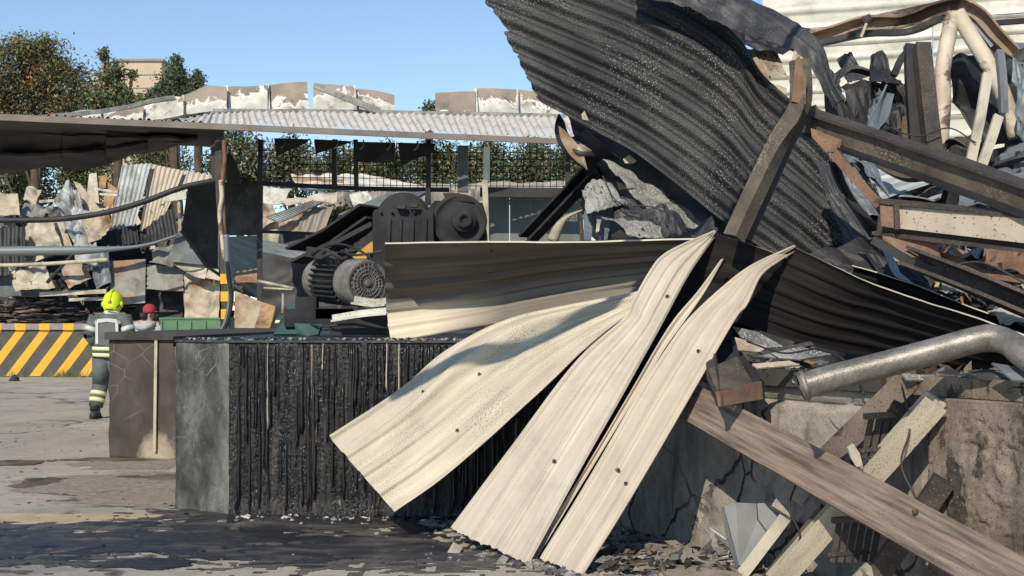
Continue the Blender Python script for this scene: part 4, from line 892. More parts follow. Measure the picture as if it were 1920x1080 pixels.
m.add([P(618, 628, 12.9), P(632, 592, 12.9), P(760, 592, 12.9), P(770, 612, 12.9), P(770, 628, 12.9), P(618, 610, 13.5), P(632, 585, 13.5), P(760, 585, 13.5), P(770, 600, 13.5), P(770, 612, 13.5)], [(0, 1, 2, 3, 4), (9, 8, 7, 6, 5), (0, 5, 6, 1), (1, 6, 7, 2), (2, 7, 8, 3), (3, 8, 9, 4)]); m.build('skid_plate', dark_iron, mot)
slab('base_plate', [(513, 626, 13.2), (525, 600, 13.3), (548, 562, 13.5), (562, 565, 13.5), (600, 626, 13.2)], .08, teal_paint, mot)
slab('base_plate', [(552, 606, 13.0), (604, 608, 13.0), (596, 626, 12.9), (575, 631, 12.9), (557, 624, 12.9)], .05, teal_paint, mot)
for a, c, w, l in (((624, 578), (724, 574), 16, 'upper white ashy strip lying against the motor fan cover'), ((622, 594), (726, 584), 14, 'lower white ashy strip across the motor skid')):
    tag(beam('ash_strip', [(a[0], a[1] + 3, 12.7), ((a[0] + c[0]) / 2, (a[1] + c[1]) / 2, 12.65), (*c, 12.6)] if l[0] == 'l' else [(662, 562, 12.75), (700, 568, 12.7), (724, 566, 12.65)], 'L', w / F * 12.7, .08, .02, white_strip, up=(0, 0, 1), n=10, dent=.01), l, 'metal strip', 'ashy strips on the motor')
for k, pth in enumerate([[(640, 470, 13.5), (660, 478, 13.3), (690, 476, 13.2), (720, 470, 13.2)], [(596, 468, 13.5), (640, 458, 13.6), (690, 480, 13.4), (716, 520, 13.1)], [(570, 600, 13.1), (600, 612, 12.9), (660, 608, 12.8), (715, 618, 12.8)]]):
    pipe('cable', pth, .012, black_plain, mot, n=24, seg=6)
gear = empty('gear_housing', P(805, 625, 15.2), 'big charcoal gear housing with round hub above the sheared sheet', 'machine')
def disc(name, px, py, D, r, d0, prof=None, mat=dark_iron, n=40):
    m = MB(); m.lathe(P(px, py, D), (.10, -1, 0), prof or [(-d0, r * .97), (-d0, r), (-.02, r), (0, r * .95), (0.001, .01)], n, smooth := 0); return m.build(name, mat, gear)
rr = 52 / F * 15
disc('round_cover', 862, 415, 15.0, rr, 1.0, [(-1.0, rr), (-.03, rr * 1.0), (0, rr * .97), (.003, rr * .86), (-.008, rr * .84), (-.008, rr * .62), (.0, rr * .6), (.0, .005)])
disc('hub', 870, 413, 14.95, rr * .42, .1, [(-.06, rr * .44), (.02, rr * .44), (.03, rr * .40), (.03, rr * .30), (.07, rr * .28), (.075, rr * .16), (.04, rr * .14), (.04, .004)], mat=galv_dark if False else dark_iron)
disc('round_cover', 754, 412, 15.5, 48 / F * 15.5, .9)
for k, r in enumerate((52, 46)): disc('cover_rib', 757 + k * 2, 412, 15.3 - k * .1, r / F * 15.3, .06)
m = MB(); V = [(699, 400), (702, 393), (722, 391), (800, 393), (812, 398), (815, 620), (699, 620)]
slab('side_box', [(x, y, 14.9) for x, y in V], 1.0, dark_iron, gear)
slab('body', [(800, 395, 15.1), (815, 376, 15.1), (905, 380, 15.1), (912, 440, 15.1), (905, 620, 15.1), (800, 620, 15.1)], .8, dark_iron, gear)
for k in range(4):
    x = 714 + k * 21
    q = MB(); q.lathe(P(x, 398, 14.88), (0, -1, 0), [(0, .016), (.02, .016), (.025, .010)], 8); q.build('bolt', black_plain, gear)
for x in (724, 745, 768, 792): slab('rib', [(x, 410, 14.88), (x + 9, 410, 14.88), (x + 6, 470, 14.86), (x + 3, 470, 14.86)], .05, dark_iron, gear)
for x, y in ((752, 386), (775, 383)): slab('vent_slot', [(x - 9, y + 4, 14.8), (x - 4, y - 2, 14.8), (x + 10, y - 1, 14.8), (x + 6, y + 6, 14.8)], .1, black_plain, gear)
slab('lug', [(830, 362, 15.0), (836, 374, 15.0), (890, 380, 15.0), (880, 370, 15.0), (860, 362, 15.0)], .3, dark_iron, gear)
slab('lug', [(798, 352, 15.2), (806, 352, 15.2), (808, 384, 15.2), (796, 384, 15.2)], .06, dark_iron, gear)
conv = empty('conveyor', P(650, 620, 16), 'dark sloping conveyor trough with an orange side plate left of the gear housing', 'conveyor')
beam('trough', [(560, 480, 16.6), (630, 446, 16.4), (700, 398, 16.2)], 'U', .2, .5, .03, dark_iron, conv, n=3)
beam('return_rail', [(596, 474, 16.0), (700, 420, 15.7)], 'box', .05, .1, .1, black_plain, conv)
slab('side_plate', [(655, 485, 15.8), (698, 452, 15.8), (701, 473, 15.8), (690, 480, 15.8), (683, 490, 15.8)], .03, orange_paint, conv)
slab('belly_plate', [(640, 480, 16.1), (700, 430, 16.1), (702, 520, 16.1), (640, 520, 16.1)], .1, black_plain, conv)
# ---- green box and diagonal dark beam
gb = empty('green_box', P(356, 700, 22) * (1, 1, 0), 'green ribbed steel box whose top shows over the dock edge', 'container')
xa, xb = P(301, 0, 22)[0], P(411, 0, 22)[0]; zt = P(0, 599, 22)[2]
boxo('body', (xa, 22, 0), (xb, 23.2, zt), green_paint, gb)
for k in range(5): x = xa + (k + .02) * (xb - xa) / 4.05; boxo('rib', (x, 21.97, .05), (x + .03, 21.999, zt - .02), green_paint, gb)
boxo('top_rim', (xa - .02, 21.985, zt), (xb + .02, 23.22, zt + .03), green_paint, gb)

# ================================================================== collapsed roof: the front folded sheets
G1 = 'bright folded roof sheets hanging over the dock'
def T(o, l, c, gr=None): return tag(o, l, c, gr)
S = {}
# A: the sheet standing across the dock, leaning toward the camera
A = [(722, 455, 10.25), (900, 452, 10.15), (1100, 452, 10.0), (1325, 445, 9.75)]
Bm = [(733, 642, 10.78), (800, 630, 10.75), (950, 602, 10.6), (1120, 566, 10.35), (1235, 545, 10.2)]
mid = [(723, 560, 10.85), (900, 540, 10.75), (1050, 515, 10.55), (1275, 492, 10.05)]
fA = T(sheet('folded_sheet', A, Bm, ribs=5, amp=.012, nu=60, nv=70, thick=.012, mats=[standing_m, soot_back, cream], mid=mid, prof=sharp_rib, dents=.005, seed=3), 'sooty sheet with painted-in shade and sunlit lower strip, upright across the dock left of the fold', 'metal sheet')
# B
A = [(617, 818, 9.55), (700, 766, 9.75), (765, 722, 9.95), (840, 664, 10.15), (960, 606, 10.25), (1163, 557, 10.12), (1230, 541, 10.05)]
Bb = [(740, 960, 9.35), (850, 882, 9.4), (1000, 748, 9.55), (1090, 662, 9.7), (1180, 590, 9.85), (1240, 548, 9.95)]
def bbulge(u, v):
    r = min(max((u - .12) / .3, 0), 1); c = .30 - .04 * u
    s = 1 / (1 + math.exp(-(v - c + .015 * math.sin(u * 16)) * 40))
    r *= min(1, (1 - u) / .35); return .10 * r * (1 - s) * max(0, 1 - (c - v) * 2.2) - .05 * r * s * math.exp(-(v - c) * 7)
fB = T(sheet('folded_sheet', A, Bb, ribs=4, amp=.010, nu=90, nv=90, thick=.006, mats=[cream_speck, soot_back, cream_speck], dents=.012, dscale=1.0, seed=5, prof=sharp_rib, bulge=bbulge), 'speckled cream sheet drooping left over the dock edge, with a wavy crease', 'metal sheet', G1)
# added strip, out of view above, placed to throw a shadow on the drooping sheet
gp = [(-1.95, 6.75, 3.30), (-1.68, 6.90, 3.41), (-1.42, 6.92, 3.56), (-1.15, 6.92, 3.60), (-.85, 6.92, 3.70), (-.55, 6.95, 3.86), (-.30, 7.0, 4.02), (.1, 7.2, 4.5), (.8, 7.8, 5.4), (1.6, 8.6, 6.2), (2.4, 9.6, 6.6)]
gv, gf, gu = beam_geo(catmull(gp, 60), profile('box', .17, .012, .1), (0, 0, 1), 0.0)
T(mk('shadow_strip', gv, gf, cream_speck, uv=gu), 'added wavy strip out of view above that shades the drooping sheet', 'shadow caster')
# C
A = [(842, 996, 9.1), (960, 838, 9.13), (1080, 680, 9.17), (1171, 597, 9.2), (1185, 569, 9.2), (1217, 512, 9.24), (1240, 482, 9.28), (1280, 459, 9.32), (1340, 434, 9.35)]
Bc = [(986, 1062, 8.55), (1080, 892, 8.7), (1165, 742, 8.85), (1236, 614, 9.0), (1292, 512, 9.13), (1344, 436, 9.32)]
fC = T(sheet('folded_sheet', A, Bc, ribs=3.2, amp=.012, nu=80, nv=80, thick=.006, mats=[cream, soot_back, cream], dents=.007, dscale=.8, seed=8, prof=sharp_rib, rag=(.014, 0)), 'widest cream strip of roof sheet reaching from the peak down to the ground', 'metal sheet', G1)
A = [(980, 1066, 8.64), (1092, 887, 8.77), (1184, 732, 8.9), (1230, 652, 8.96), (1266, 597, 9.02), (1309, 548, 9.08), (1354, 488, 9.15)]
Bd = [(994, 1068, 8.63), (1103, 890, 8.76), (1198, 734, 8.89), (1246, 655, 8.95), (1286, 600, 9.0), (1325, 545, 9.06), (1358, 486, 9.12)]
T(sheet('folded_sheet', A, Bd, ribs=1, amp=.012, nu=50, nv=16, thick=.006, mats=[cream_pink, soot_back, cream], dents=.004, seed=9), 'narrow cream strip between the two wide hanging roof sheets', 'metal sheet', G1)
A = [(1012, 1052, 8.42), (1112, 887, 8.52), (1207, 722, 8.66), (1252, 653, 8.73), (1292, 600, 8.8), (1354, 541, 8.9), (1410, 500, 8.97), (1490, 463, 9.05)]
Be = [(1086, 1082, 8.08), (1180, 932, 8.2), (1290, 745, 8.38), (1376, 597, 8.6), (1399, 569, 8.68), (1425, 514, 8.82), (1460, 486, 8.95), (1493, 465, 9.03)]
fD = T(sheet('folded_sheet', A, Be, ribs=2.4, amp=.012, nu=80, nv=64, thick=.006, mats=[cream_pink, soot_back, cream], dents=.007, dscale=.9, seed=11, prof=sharp_rib, rag=(.012, 0)), 'rightmost cream strip of roof sheet tapering up to the second peak', 'metal sheet', G1)
for o, pts in ((fA, ((925, 468), (920, 509))), (fB, ((795, 737), (858, 807), (900, 702))), (fC, ((1038, 866), (1252, 556))), (fD, ((1158, 882), (1176, 905), (1310, 660)))):
    for px, py in pts:
        c, n_ = on_sheet(o, px, py); t1 = np.cross(n_, (0, 0, 1)); t1 /= np.linalg.norm(t1); t2 = np.cross(n_, t1)
        m = MB(); m.lathe(c - n_ * .004, n_, [(0, .016), (.006, .015), (.0085, .012), (.009, .006)], 12, mi=0); m.lathe(c + n_ * .004, n_, [(0, .0085), (.012, .0085), (.014, .004)], 8, mi=1)
        m.build('rusty_screw', [rust, black_plain], o)
# added black backing that stops light passing between the strips
T(sheet('sooty_sheet', [(1000, 985, 9.02), (1120, 765, 9.16), (1205, 610, 9.32), (1315, 452, 9.48)], [(1130, 985, 8.85), (1260, 740, 9.0), (1350, 600, 9.2), (1440, 500, 9.35)], nu=30, nv=12, thick=.008, mats=[soot_back, soot_back, soot_back], dents=.01, seed=16), 'added black backing that darkens the gap behind the bright strips', 'metal sheet', 'sooty undersides of the folded roof sheets')
# dark far halves of the folded sheets
G2 = 'sooty undersides of the folded roof sheets'
A = [(1340, 437, 9.33), (1400, 456, 9.2), (1470, 482, 9.1), (1560, 520, 9.0)]; Bf = [(1185, 715, 9.6), (1260, 690, 9.6), (1340, 650, 9.55), (1480, 600, 9.5)]
T(sheet('sooty_sheet', A, Bf, ribs=4, amp=.006, nu=40, nv=50, thick=.008, mats=[soot_back, soot_back, cream], dents=.02, seed=13, prof=sharp_rib), 'black underside of roof sheet behind the two bright strips, below the first peak', 'metal sheet', G2)
A = [(1490, 464, 9.02), (1560, 497, 8.75), (1620, 524, 8.5), (1700, 554, 8.2), (1860, 606, 7.6), (1990, 655, 7.2)]
Bg = [(1375, 603, 9.25), (1500, 642, 9.1), (1640, 668, 8.8), (1760, 692, 8.4), (1880, 712, 8.0), (1990, 730, 7.7)]
T(sheet('sooty_sheet', A, Bg, ribs=6, amp=.006, nu=60, nv=70, thick=.010, mats=[soot_back, soot_back, cream], dents=.02, seed=14, prof=sharp_rib), 'wide black ribbed underside sloping down right from the second peak', 'metal sheet', G2)
A = [(1600, 496, 9.0), (1700, 528, 8.7), (1800, 566, 8.4), (1990, 632, 7.9)]; Bh = [(1600, 530, 9.1), (1700, 566, 8.8), (1800, 606, 8.5), (1990, 700, 8.1)]
T(sheet('sooty_sheet', A, Bh, ribs=2, amp=.012, nu=40, nv=30, thick=.010, mats=[soot_back, soot_back, cream_speck], dents=.02, seed=15), 'narrow black sheet with a pale rim behind the wide ribbed underside', 'metal sheet', G2)

# ================================================================== big hanging black corrugated sheet
A = [(800, -175, 13.3), (1100, -75, 12.7), (1260, -8, 12.3), (1340, 36, 12.1), (1392, 84, 11.9), (1432, 145, 11.7), (1500, 205, 11.4), (1580, 285, 11.1), (1665, 385, 10.8)]
Bk = [(1000, 188, 12.3), (1060, 216, 12.15), (1140, 262, 11.9), (1205, 300, 11.7), (1270, 348, 11.45), (1335, 402, 11.2), (1400, 452, 11.0), (1500, 522, 10.7), (1590, 580, 10.4)]
def crump(u, v):
    return .016 * nz(u * 6, v * 14, 5) + (.02 if v > .47 + .01 * nz(u * 9, 1.) else 0) + .06 * max(0, u - .55) * nz(u * 9, v * 5, 3) * 2 + .07 * max(0, u - .7) * nz(u * 16, v * 12, 6) * 2 - .05 * max(0, v - .8) * math.sin(u * 14) * 2
hs = empty('hanging_sheet', base_of(PP(A + Bk)), 'large black corrugated roof sheet hanging from top left to lower right', 'metal sheet')
sheet('corrugated_skin', A, Bk, ribs=9, amp=.036, nu=120, nv=150, thick=.008, mats=[black_sheet, black_plain, black_fleck], parent=hs, dents=.02, dscale=.9, seed=17, rag=(.06, .02), bulge=crump, prof=lambda t: np.tanh(1.9 * np.cos(2 * math.pi * t) + .5))
# rolled lip along its top
A = [(1180, -60, 12.2), (1330, -25, 11.9), (1430, 10, 11.6), (1500, 52, 11.3), (1545, 100, 11.0), (1560, 150, 10.8), (1590, 200, 10.7)]
Bl = [(1180, -10, 12.0), (1290, 18, 11.7), (1380, 58, 11.4), (1450, 84, 11.1), (1500, 100, 10.9), (1530, 145, 10.8), (1560, 205, 10.7)]
sheet('rolled_lip', A, Bl, nu=60, nv=26, thick=.01, mats=[black_fleck, black_plain, black_fleck], parent=hs, dents=.03, seed=18, bulge=lambda u, v: .09 * math.sin(math.pi * v) + .05 * abs(nz(u * 9, v * 3, 41)) + .03 * nz(u * 22, v * 7, 42))
# under the hanging sheet
T(sheet('dark_backing', [(1056, 190, 13.4), (1200, 230, 13.2), (1420, 400, 12.4)], [(1100, 330, 13.4), (1130, 460, 13.2), (1420, 520, 12.4)], nu=30, nv=20, thick=.03, mats=[black_plain], fold=.08, seed=19), 'black backing for the dark void under the lower edge of the hanging corrugated sheet', 'board')  # added black surface standing in for the void's darkness
T(sheet('curled_sheet', [(1048, 212, 12.6), (1062, 235, 12.4), (1100, 245, 12.3)], [(1102, 322, 12.5), (1140, 318, 12.4), (1165, 300, 12.4)], mid=[(1046, 268, 12.5), (1080, 285, 12.2), (1140, 280, 12.3)], nu=30, nv=30, thick=.006, mats=[black_plain, tan, tan], seed=20, bulge=lambda u, v: -.12 * math.sin(math.pi * u)), 'black curl of sheet metal hanging at the left end of the big sheet', 'metal sheet')
T(sheet('curled_sheet', [(1047, 236, 12.35), (1052, 262, 12.35), (1070, 292, 12.35), (1100, 318, 12.35)], [(1058, 246, 12.3), (1075, 262, 12.3), (1092, 285, 12.3), (1100, 318, 12.3)], nu=24, nv=8, thick=.006, mats=[tan, tan, tan], seed=21), 'tan inner face of the curled sheet below the hanging sheet', 'metal sheet')
slab_t = lambda n, q, D, t, m_, l, c, g=None: T(slab(n, [(x, y, D) for x, y in q], t, m_), l, c, g)
slab_t('burnt_scrap', [(1168, 298), (1180, 290), (1194, 302), (1188, 306), (1172, 306)], 11.9, .01, tan, 'small tan scrap caught under the hanging sheet', 'scrap')
slab_t('burnt_scrap', [(1090, 214), (1096, 208), (1104, 226), (1092, 224)], 11.7, .01, tan, 'tiny tan scrap stuck in a hole of the hanging sheet', 'scrap')
G3 = 'crumpled grey scraps under the hanging sheet'
def crumple(label, q, D, mat, seed, fold=.06, ribs=0, amp=.02, nu=13, nv=9, t=.006, group=G3, tilt=.35, back=None, name='crumpled_sheet', cat='metal sheet', rag=(.05, .05), ragv=.0, dents=.05, dscale=2.0):
    A = [(*q[0], D + tilt), (*q[1], D + tilt)]; B = [(*q[3], D), (*q[2], D)]
    return T(sheet(name, A, B, ribs=ribs, amp=amp, nu=nu if not ribs else 30, nv=max(nv, int(ribs * 9)), thick=t, mats=[mat, back or black_plain, mat], fold=fold * .8, dents=dents, seed=seed, rag=rag, ragv=ragv, dscale=dscale, facet=.0 if ribs else .30), label, cat, group)
crumple('grey speckled strip of corrugated metal running down under the hanging sheet', [(1128, 300), (1180, 322), (1345, 430), (1240, 425)], 11.6, pale_grey, 31, fold=.03, ribs=3)
crumple('dark flat piece beside the grey speckled strip', [(1150, 318), (1176, 312), (1196, 352), (1160, 360)], 11.8, dark_iron, 32, fold=.02)
crumple('pale crumpled end of sheet left of the grey strip', [(1092, 368), (1150, 348), (1180, 400), (1100, 406)], 11.3, pale_grey, 33, fold=.12)
crumple('pale speckled scrap lying on the top edge of the upright sheet', [(1125, 408), (1200, 416), (1280, 452), (1180, 452)], 10.9, pale_grey, 34, fold=.06)
crumple('blackened folds between the grey scraps', [(1140, 385), (1270, 398), (1300, 440), (1150, 425)], 11.2, black_fleck, 35, fold=.12)
crumple('grey ash-covered tangle at the foot of the bent bar', [(1230, 415), (1330, 425), (1350, 450), (1240, 455)], 10.4, black_fleck, 36, fold=.14)
crumple('blue-grey strip hanging below the pale crumpled end', [(1095, 398), (1112, 402), (1110, 452), (1094, 452)], 11.2, galv_dark, 37, fold=.03)
crumple('short pale strip hanging behind the upright sheet', [(1118, 405), (1128, 408), (1126, 436), (1120, 440)], 11.1, paleboard, 38, fold=.01)
crumple('blue-grey flap hanging behind the upright sheet', [(1126, 412), (1146, 418), (1138, 455), (1124, 455)], 11.25, galv_dark, 39, fold=.03)
T(pipe('curled_trim', [(1036, 452, 11.6), (1045, 430, 11.6), (1062, 408, 11.6), (1092, 394, 11.6)], [.05, .04, .015, .01], tan, n=16), 'thin tan trim curling up behind the upright sheet', 'trim')
T(beam('fallen_beam', [(985, 452, 14), (1050, 384, 13.6), (1112, 318, 13.2)], 'U', .14, .13, .025, dark_iron, n=2), 'dark channel beam leaning diagonally under the end of the hanging sheet', 'beam')
# added black cover that keeps the gap behind the folded sheets dark
T(sheet('dark_backing', [(1330, 430, 11.5), (1500, 470, 11.0), (1700, 520, 10.5), (2000, 600, 9.6)], [(1330, 700, 11.0), (1500, 700, 10.6), (1700, 710, 10.0), (2000, 720, 9.2)], nu=30, nv=20, thick=.03, mats=[black_plain], fold=.15, seed=23), 'black backing closing the dark gap behind the folded roof sheets', 'board')

# ================================================================== white cladding wall behind the wreck
ww = empty('cladding_wall', P(1720, 600, 15) * (1, 1, 0), 'white scorched wall of horizontal ribbed cladding behind the bent steelwork', 'wall')
for k, (za, zb) in enumerate([(1.2, 2.35), (2.36, 3.0), (3.01, 3.62), (3.63, 4.12), (4.13, 4.62), (4.63, 5.2), (5.21, 5.9)]):
    def wp(px, z, D): return (px, 600 - (z - HC) * F / D, D)
    for xa, xb in ((1430, 1748), (1750, 2160)):
        D = 15 - .0018 * (xa - 1430); D2 = 15 - .0018 * (xb - 1430)
        sheet('cladding_sheet', [wp(xa, zb, D), wp(xb, zb, D2)], [wp(xa, za, D + .03), wp(xb, za, D2 + .03)], ribs=3, amp=.014, nu=40, nv=36, thick=.03, mats=[whitish, black_plain, whitish], parent=ww, dents=.06, dscale=1.3, seed=70 + k + xa * .01, prof=sharp_rib)
T(beam('wall_bar', [(1855, 44, 14.0), (1960, 36, 13.8)], 'box', .05, .06, .1, dark_iron), 'dark bar along the white cladding at the top right corner', 'bar')
# ---- bent steel truss
tr = empty('bent_truss', P(1790, 300, 12), 'buckled truss with rusty bent chord and flaking cream legs at top right', 'truss')
beam('chord', [(1520, 76, 12.4), (1580, 58, 12.3), (1650, 40, 12.2), (1720, 34, 12.1), (1760, 20, 12.0), (1795, 14, 12.0), (1830, 30, 12.0), (1862, 66, 12.0), (1898, 104, 12.0)], 'U', .13, .12, .02, chord_m, tr, n=40, roll=[0, .5, -.6, .2, 0, .3], dent=.02)
beam('chord', [(1540, 66, 12.7), (1620, 48, 12.7), (1640, 36, 12.7), (1760, 12, 12.5)], 'L', .08, .08, .02, rust_dark, tr, n=20, roll=[.3, -.4])
beam('chord_flange', [(1542, 80, 12.2), (1600, 68, 12.1), (1640, 62, 12.1), (1700, 60, 12.1), (1750, 42, 12.0), (1785, 26, 12.0)], 'box', .045, .10, .1, black_plain, tr, n=20)
pipe('leg', [(1788, 24, 11.8), (1778, 70, 11.8), (1768, 130, 11.75), (1768, 200, 11.7), (1762, 300, 11.6)], .068, whitecream, tr)
pipe('leg', [(1794, 24, 11.8), (1822, 70, 11.75), (1850, 115, 11.7), (1880, 175, 11.65), (1906, 258, 11.6)], .07, whitecream, tr)
pipe('knob', [(1622, 30, 12.0), (1628, 44, 12.0)], .045, rust_dark, tr, n=4); beam('strap', [(1624, 44, 11.95), (1614, 70, 11.95)], 'box', .02, .03, .1, tan, tr)
beam('bracket', [(1796, 20, 12.0), (1820, 40, 12), (1858, 88, 12.0)], 'box', .06, .03, .1, galv, tr, up=(0, 1, 0), n=6)
T(beam('pale_batten', [(1852, 138, 10.9), (1838, 220, 10.8), (1818, 312, 10.7)], 'box', .035, .075, .1, paleboard, up=(0, 1, 0)), 'pale slat leaning beside the flaking legs, the longer of two', 'slat', 'pale slats')
T(beam('pale_batten', [(1872, 218, 10.9), (1858, 262, 10.8), (1838, 318, 10.7)], 'box', .035, .075, .1, paleboard, up=(0, 1, 0)), 'shorter pale slat right of the longer one', 'slat', 'pale slats')
T(beam('grey_strip', [(1874, 96, 11.2), (1880, 160, 11.1), (1882, 212, 11.1)], 'U', .06, .06, .01, galv_dark, up=(0, 1, 0), n=6), 'grey channel strip hanging in front of the right flaking leg', 'strip')
G4 = 'burnt steel columns'
T(beam('burnt_column', [(1728, 86, 11.2), (1740, 200, 11.0), (1752, 300, 10.9)], 'U', .12, .12, .02, rust_dark, up=(0, 1, 0), n=8), 'rusty dark column standing left of the flaking cream legs', 'column', G4)
T(beam('burnt_column', [(1706, 86, 11.4), (1710, 180, 11.2), (1718, 290, 11.1)], 'box', .07, .09, .1, black_plain, up=(0, 1, 0), n=6), 'black column just left of the rusty dark one', 'column', G4)
T(beam('burnt_column', [(1688, 160, 11.5), (1692, 270, 11.4)], 'box', .07, .09, .1, rust_dark, up=(0, 1, 0)), 'short dark column behind the black sheet', 'column', G4)
T(beam('burnt_bar', [(1676, 142, 11.4), (1690, 110, 11.4), (1710, 86, 11.4)], 'box', .05, .06, .1, black_plain, n=6), 'black bar bridging to the top of the columns', 'bar')
G5 = 'charred sheets in front of the white wall'
crumple('black sheet sagging from the rolled lip in front of the white wall', [(1535, 110), (1575, 175), (1600, 290), (1540, 265)], 11.0, black_plain, 51, fold=.1, group=G5)
crumple('wide black sheet between the lip and the burnt columns', [(1575, 158), (1690, 160), (1695, 265), (1600, 285)], 11.2, black_plain, 52, fold=.15, group=G5)
crumple('pointed black sheet sticking up left of the columns', [(1632, 108), (1656, 104), (1690, 172), (1625, 165)], 11.3, black_plain, 53, fold=.1, group=G5)
crumple('small black curled sheet against the white cladding', [(1570, 122), (1600, 112), (1628, 140), (1588, 150)], 11.8, black_fleck, 54, fold=.1, group=G5)
crumple('grey glint of torn sheet among the black ones', [(1622, 205), (1650, 165), (1655, 172), (1612, 245)], 11.0, galv_dark, 55, fold=.04, group=G5)
T(sheet('charred_sheet', [(1782, 128, 12.4), (1800, 100, 12.4), (1840, 96, 12.4), (1960, 90, 12.4)], [(1790, 205, 12.2), (1830, 262, 12.1), (1880, 275, 12.0), (1960, 280, 11.9)], nu=36, nv=26, thick=.01, mats=[black_plain], fold=.15, seed=56), 'rounded black sheet hanging behind the right flaking leg', 'metal sheet', G5)
crumple('dark grey sheet curling down at the right picture edge', [(1884, 100), (1960, 130), (1960, 300), (1905, 250)], 11.3, galv_dark, 57, fold=.15, group=G5)
# things seen through the hole by the rolled lip
crumple('beige burnt panel seen through the hole of the hanging sheet', [(1388, 92), (1458, 96), (1480, 148), (1415, 152)], 12.8, tan, 58, fold=.04, group='scraps behind the hole')
crumple('orange-white torn panel beside the beige one in the hole', [(1488, 72), (1518, 92), (1512, 150), (1480, 148)], 12.6, rust_beige, 59, fold=.08, group='scraps behind the hole')
crumple('cream wedge of sheet below the beige panel in the hole', [(1432, 150), (1478, 160), (1472, 190), (1440, 180)], 12.5, cream_pink, 60, fold=.05, group='scraps behind the hole')
crumple('black backing for the dark void at the hole top', [(1310, 0), (1540, 66), (1515, 102), (1375, 92)], 12.9, black_plain, 61, fold=.04, group='scraps behind the hole')  # added black sheet makes the void under the rolled lip
# ---- steel beams
bar_ = empty('bent_steel_bar', P(1380, 440, 9.0), 'speckled brown bar leaning up and twisting at its joint', 'bar')
beam('bar', [(1376, 446, 9.0), (1420, 350, 9.05), (1462, 262, 9.1), (1486, 218, 9.1), (1500, 196, 9.1), (1502, 150, 9.2), (1498, 112, 9.2)], 'L', .105, .105, .02, rust_speck, bar_, up=(1, 0, 0), roll=[2.35 + math.pi, 2.35 + math.pi, 2.3 + math.pi, 2.2 + math.pi, 1.8 + math.pi, 2.6 + math.pi, 3.0 + math.pi], n=30)
beam('shaded_face', [(1396, 448, 9.12), (1440, 352, 9.17), (1478, 266, 9.22), (1502, 222, 9.2)], 'box', .07, .085, .1, black_plain, bar_, up=(0, 1, 0), n=6)  # black plate paints the shade of the bar's right side
slab('joint_plate', [(1492, 112, 9.05), (1499, 104, 9.05), (1512, 150, 9.05), (1510, 196, 9.05), (1484, 190, 9.05)], .02, rust, bar_)
ib = empty('fallen_beam', P(1720, 400, 9), 'dark speckled I-beam sloping down to the right edge', 'beam')
ip = [(1512, 230, 9.4), (1606, 263, 9.05), (1712, 299, 8.7), (1812, 334, 8.35), (1920, 374, 8.05), (1990, 402, 7.9)]
beam('web', ip, 'box', .15, .016, .1, rust_speck, ib, n=12, roll=-.2)
for nm, dy, h_ in (('upper_flange', -25, .022), ('lower_flange', 23, .022)):
    beam(nm, [(x, y + dy * 9 / D, D) for x, y, D in ip], 'box', h_, .13, .1, black_plain if dy > 0 else rust_dark, ib, n=12, roll=-.2, dent=.004)
slab('end_plate', [(1520, 240, 9.15), (1578, 262, 9.1), (1574, 284, 9.1), (1548, 286, 9.1), (1522, 256, 9.15)], .015, rust, ib)
slab('end_plate', [(1505, 205, 9.3), (1530, 196, 9.3), (1540, 214, 9.3), (1516, 250, 9.3)], .02, rust_dark, ib)
T(beam('burnt_bar', [(1566, 288, 9.0), (1600, 330, 8.95), (1650, 386, 8.9)], 'box', .06, .10, .1, rust, n=4), 'brown strut from the sloping I-beam down to the beige beam', 'bar')
rb = empty('fallen_beam', P(1780, 480, 8.5), 'beige rust-blotched I-beam lying level at the right edge', 'beam')
beam('girder', [(1648, 406, 8.7), (1780, 420, 8.4), (1990, 444, 8.0)], 'I', .22, .16, .022, rust_dark, rb, n=6, roll=-.12)
slab('web_face', [(1682, 386, 8.55), (1990, 416, 7.9), (1990, 464, 7.9), (1682, 428, 8.55)], .008, rust_beige, rb)
slab('end_plate', [(1650, 385, 8.55), (1676, 388, 8.53), (1678, 428, 8.53), (1652, 424, 8.55)], .02, rust, rb)
beam('stiffener', [(1680, 385, 8.5), (1682, 430, 8.5)], 'box', .03, .03, .1, rust_dark, rb, up=(0, 1, 0))
slab('gusset', [(1654, 442, 8.6), (1758, 456, 8.45), (1764, 486, 8.45), (1700, 482, 8.5), (1658, 470, 8.6)], .015, rust, rb)
T(beam('burnt_bar', [(1706, 484, 8.3), (1800, 520, 8.0), (1990, 600, 7.6)], 'U', .12, .15, .02, rust_dark, n=6, roll=.3), 'brown channel sloping down under the beige beam', 'bar')
T(beam('burnt_bar', [(1640, 450, 8.6), (1700, 486, 8.5), (1764, 522, 8.4)], 'box', .05, .10, .1, black_plain, n=4), 'short black bar above the black crumpled tarp', 'bar')
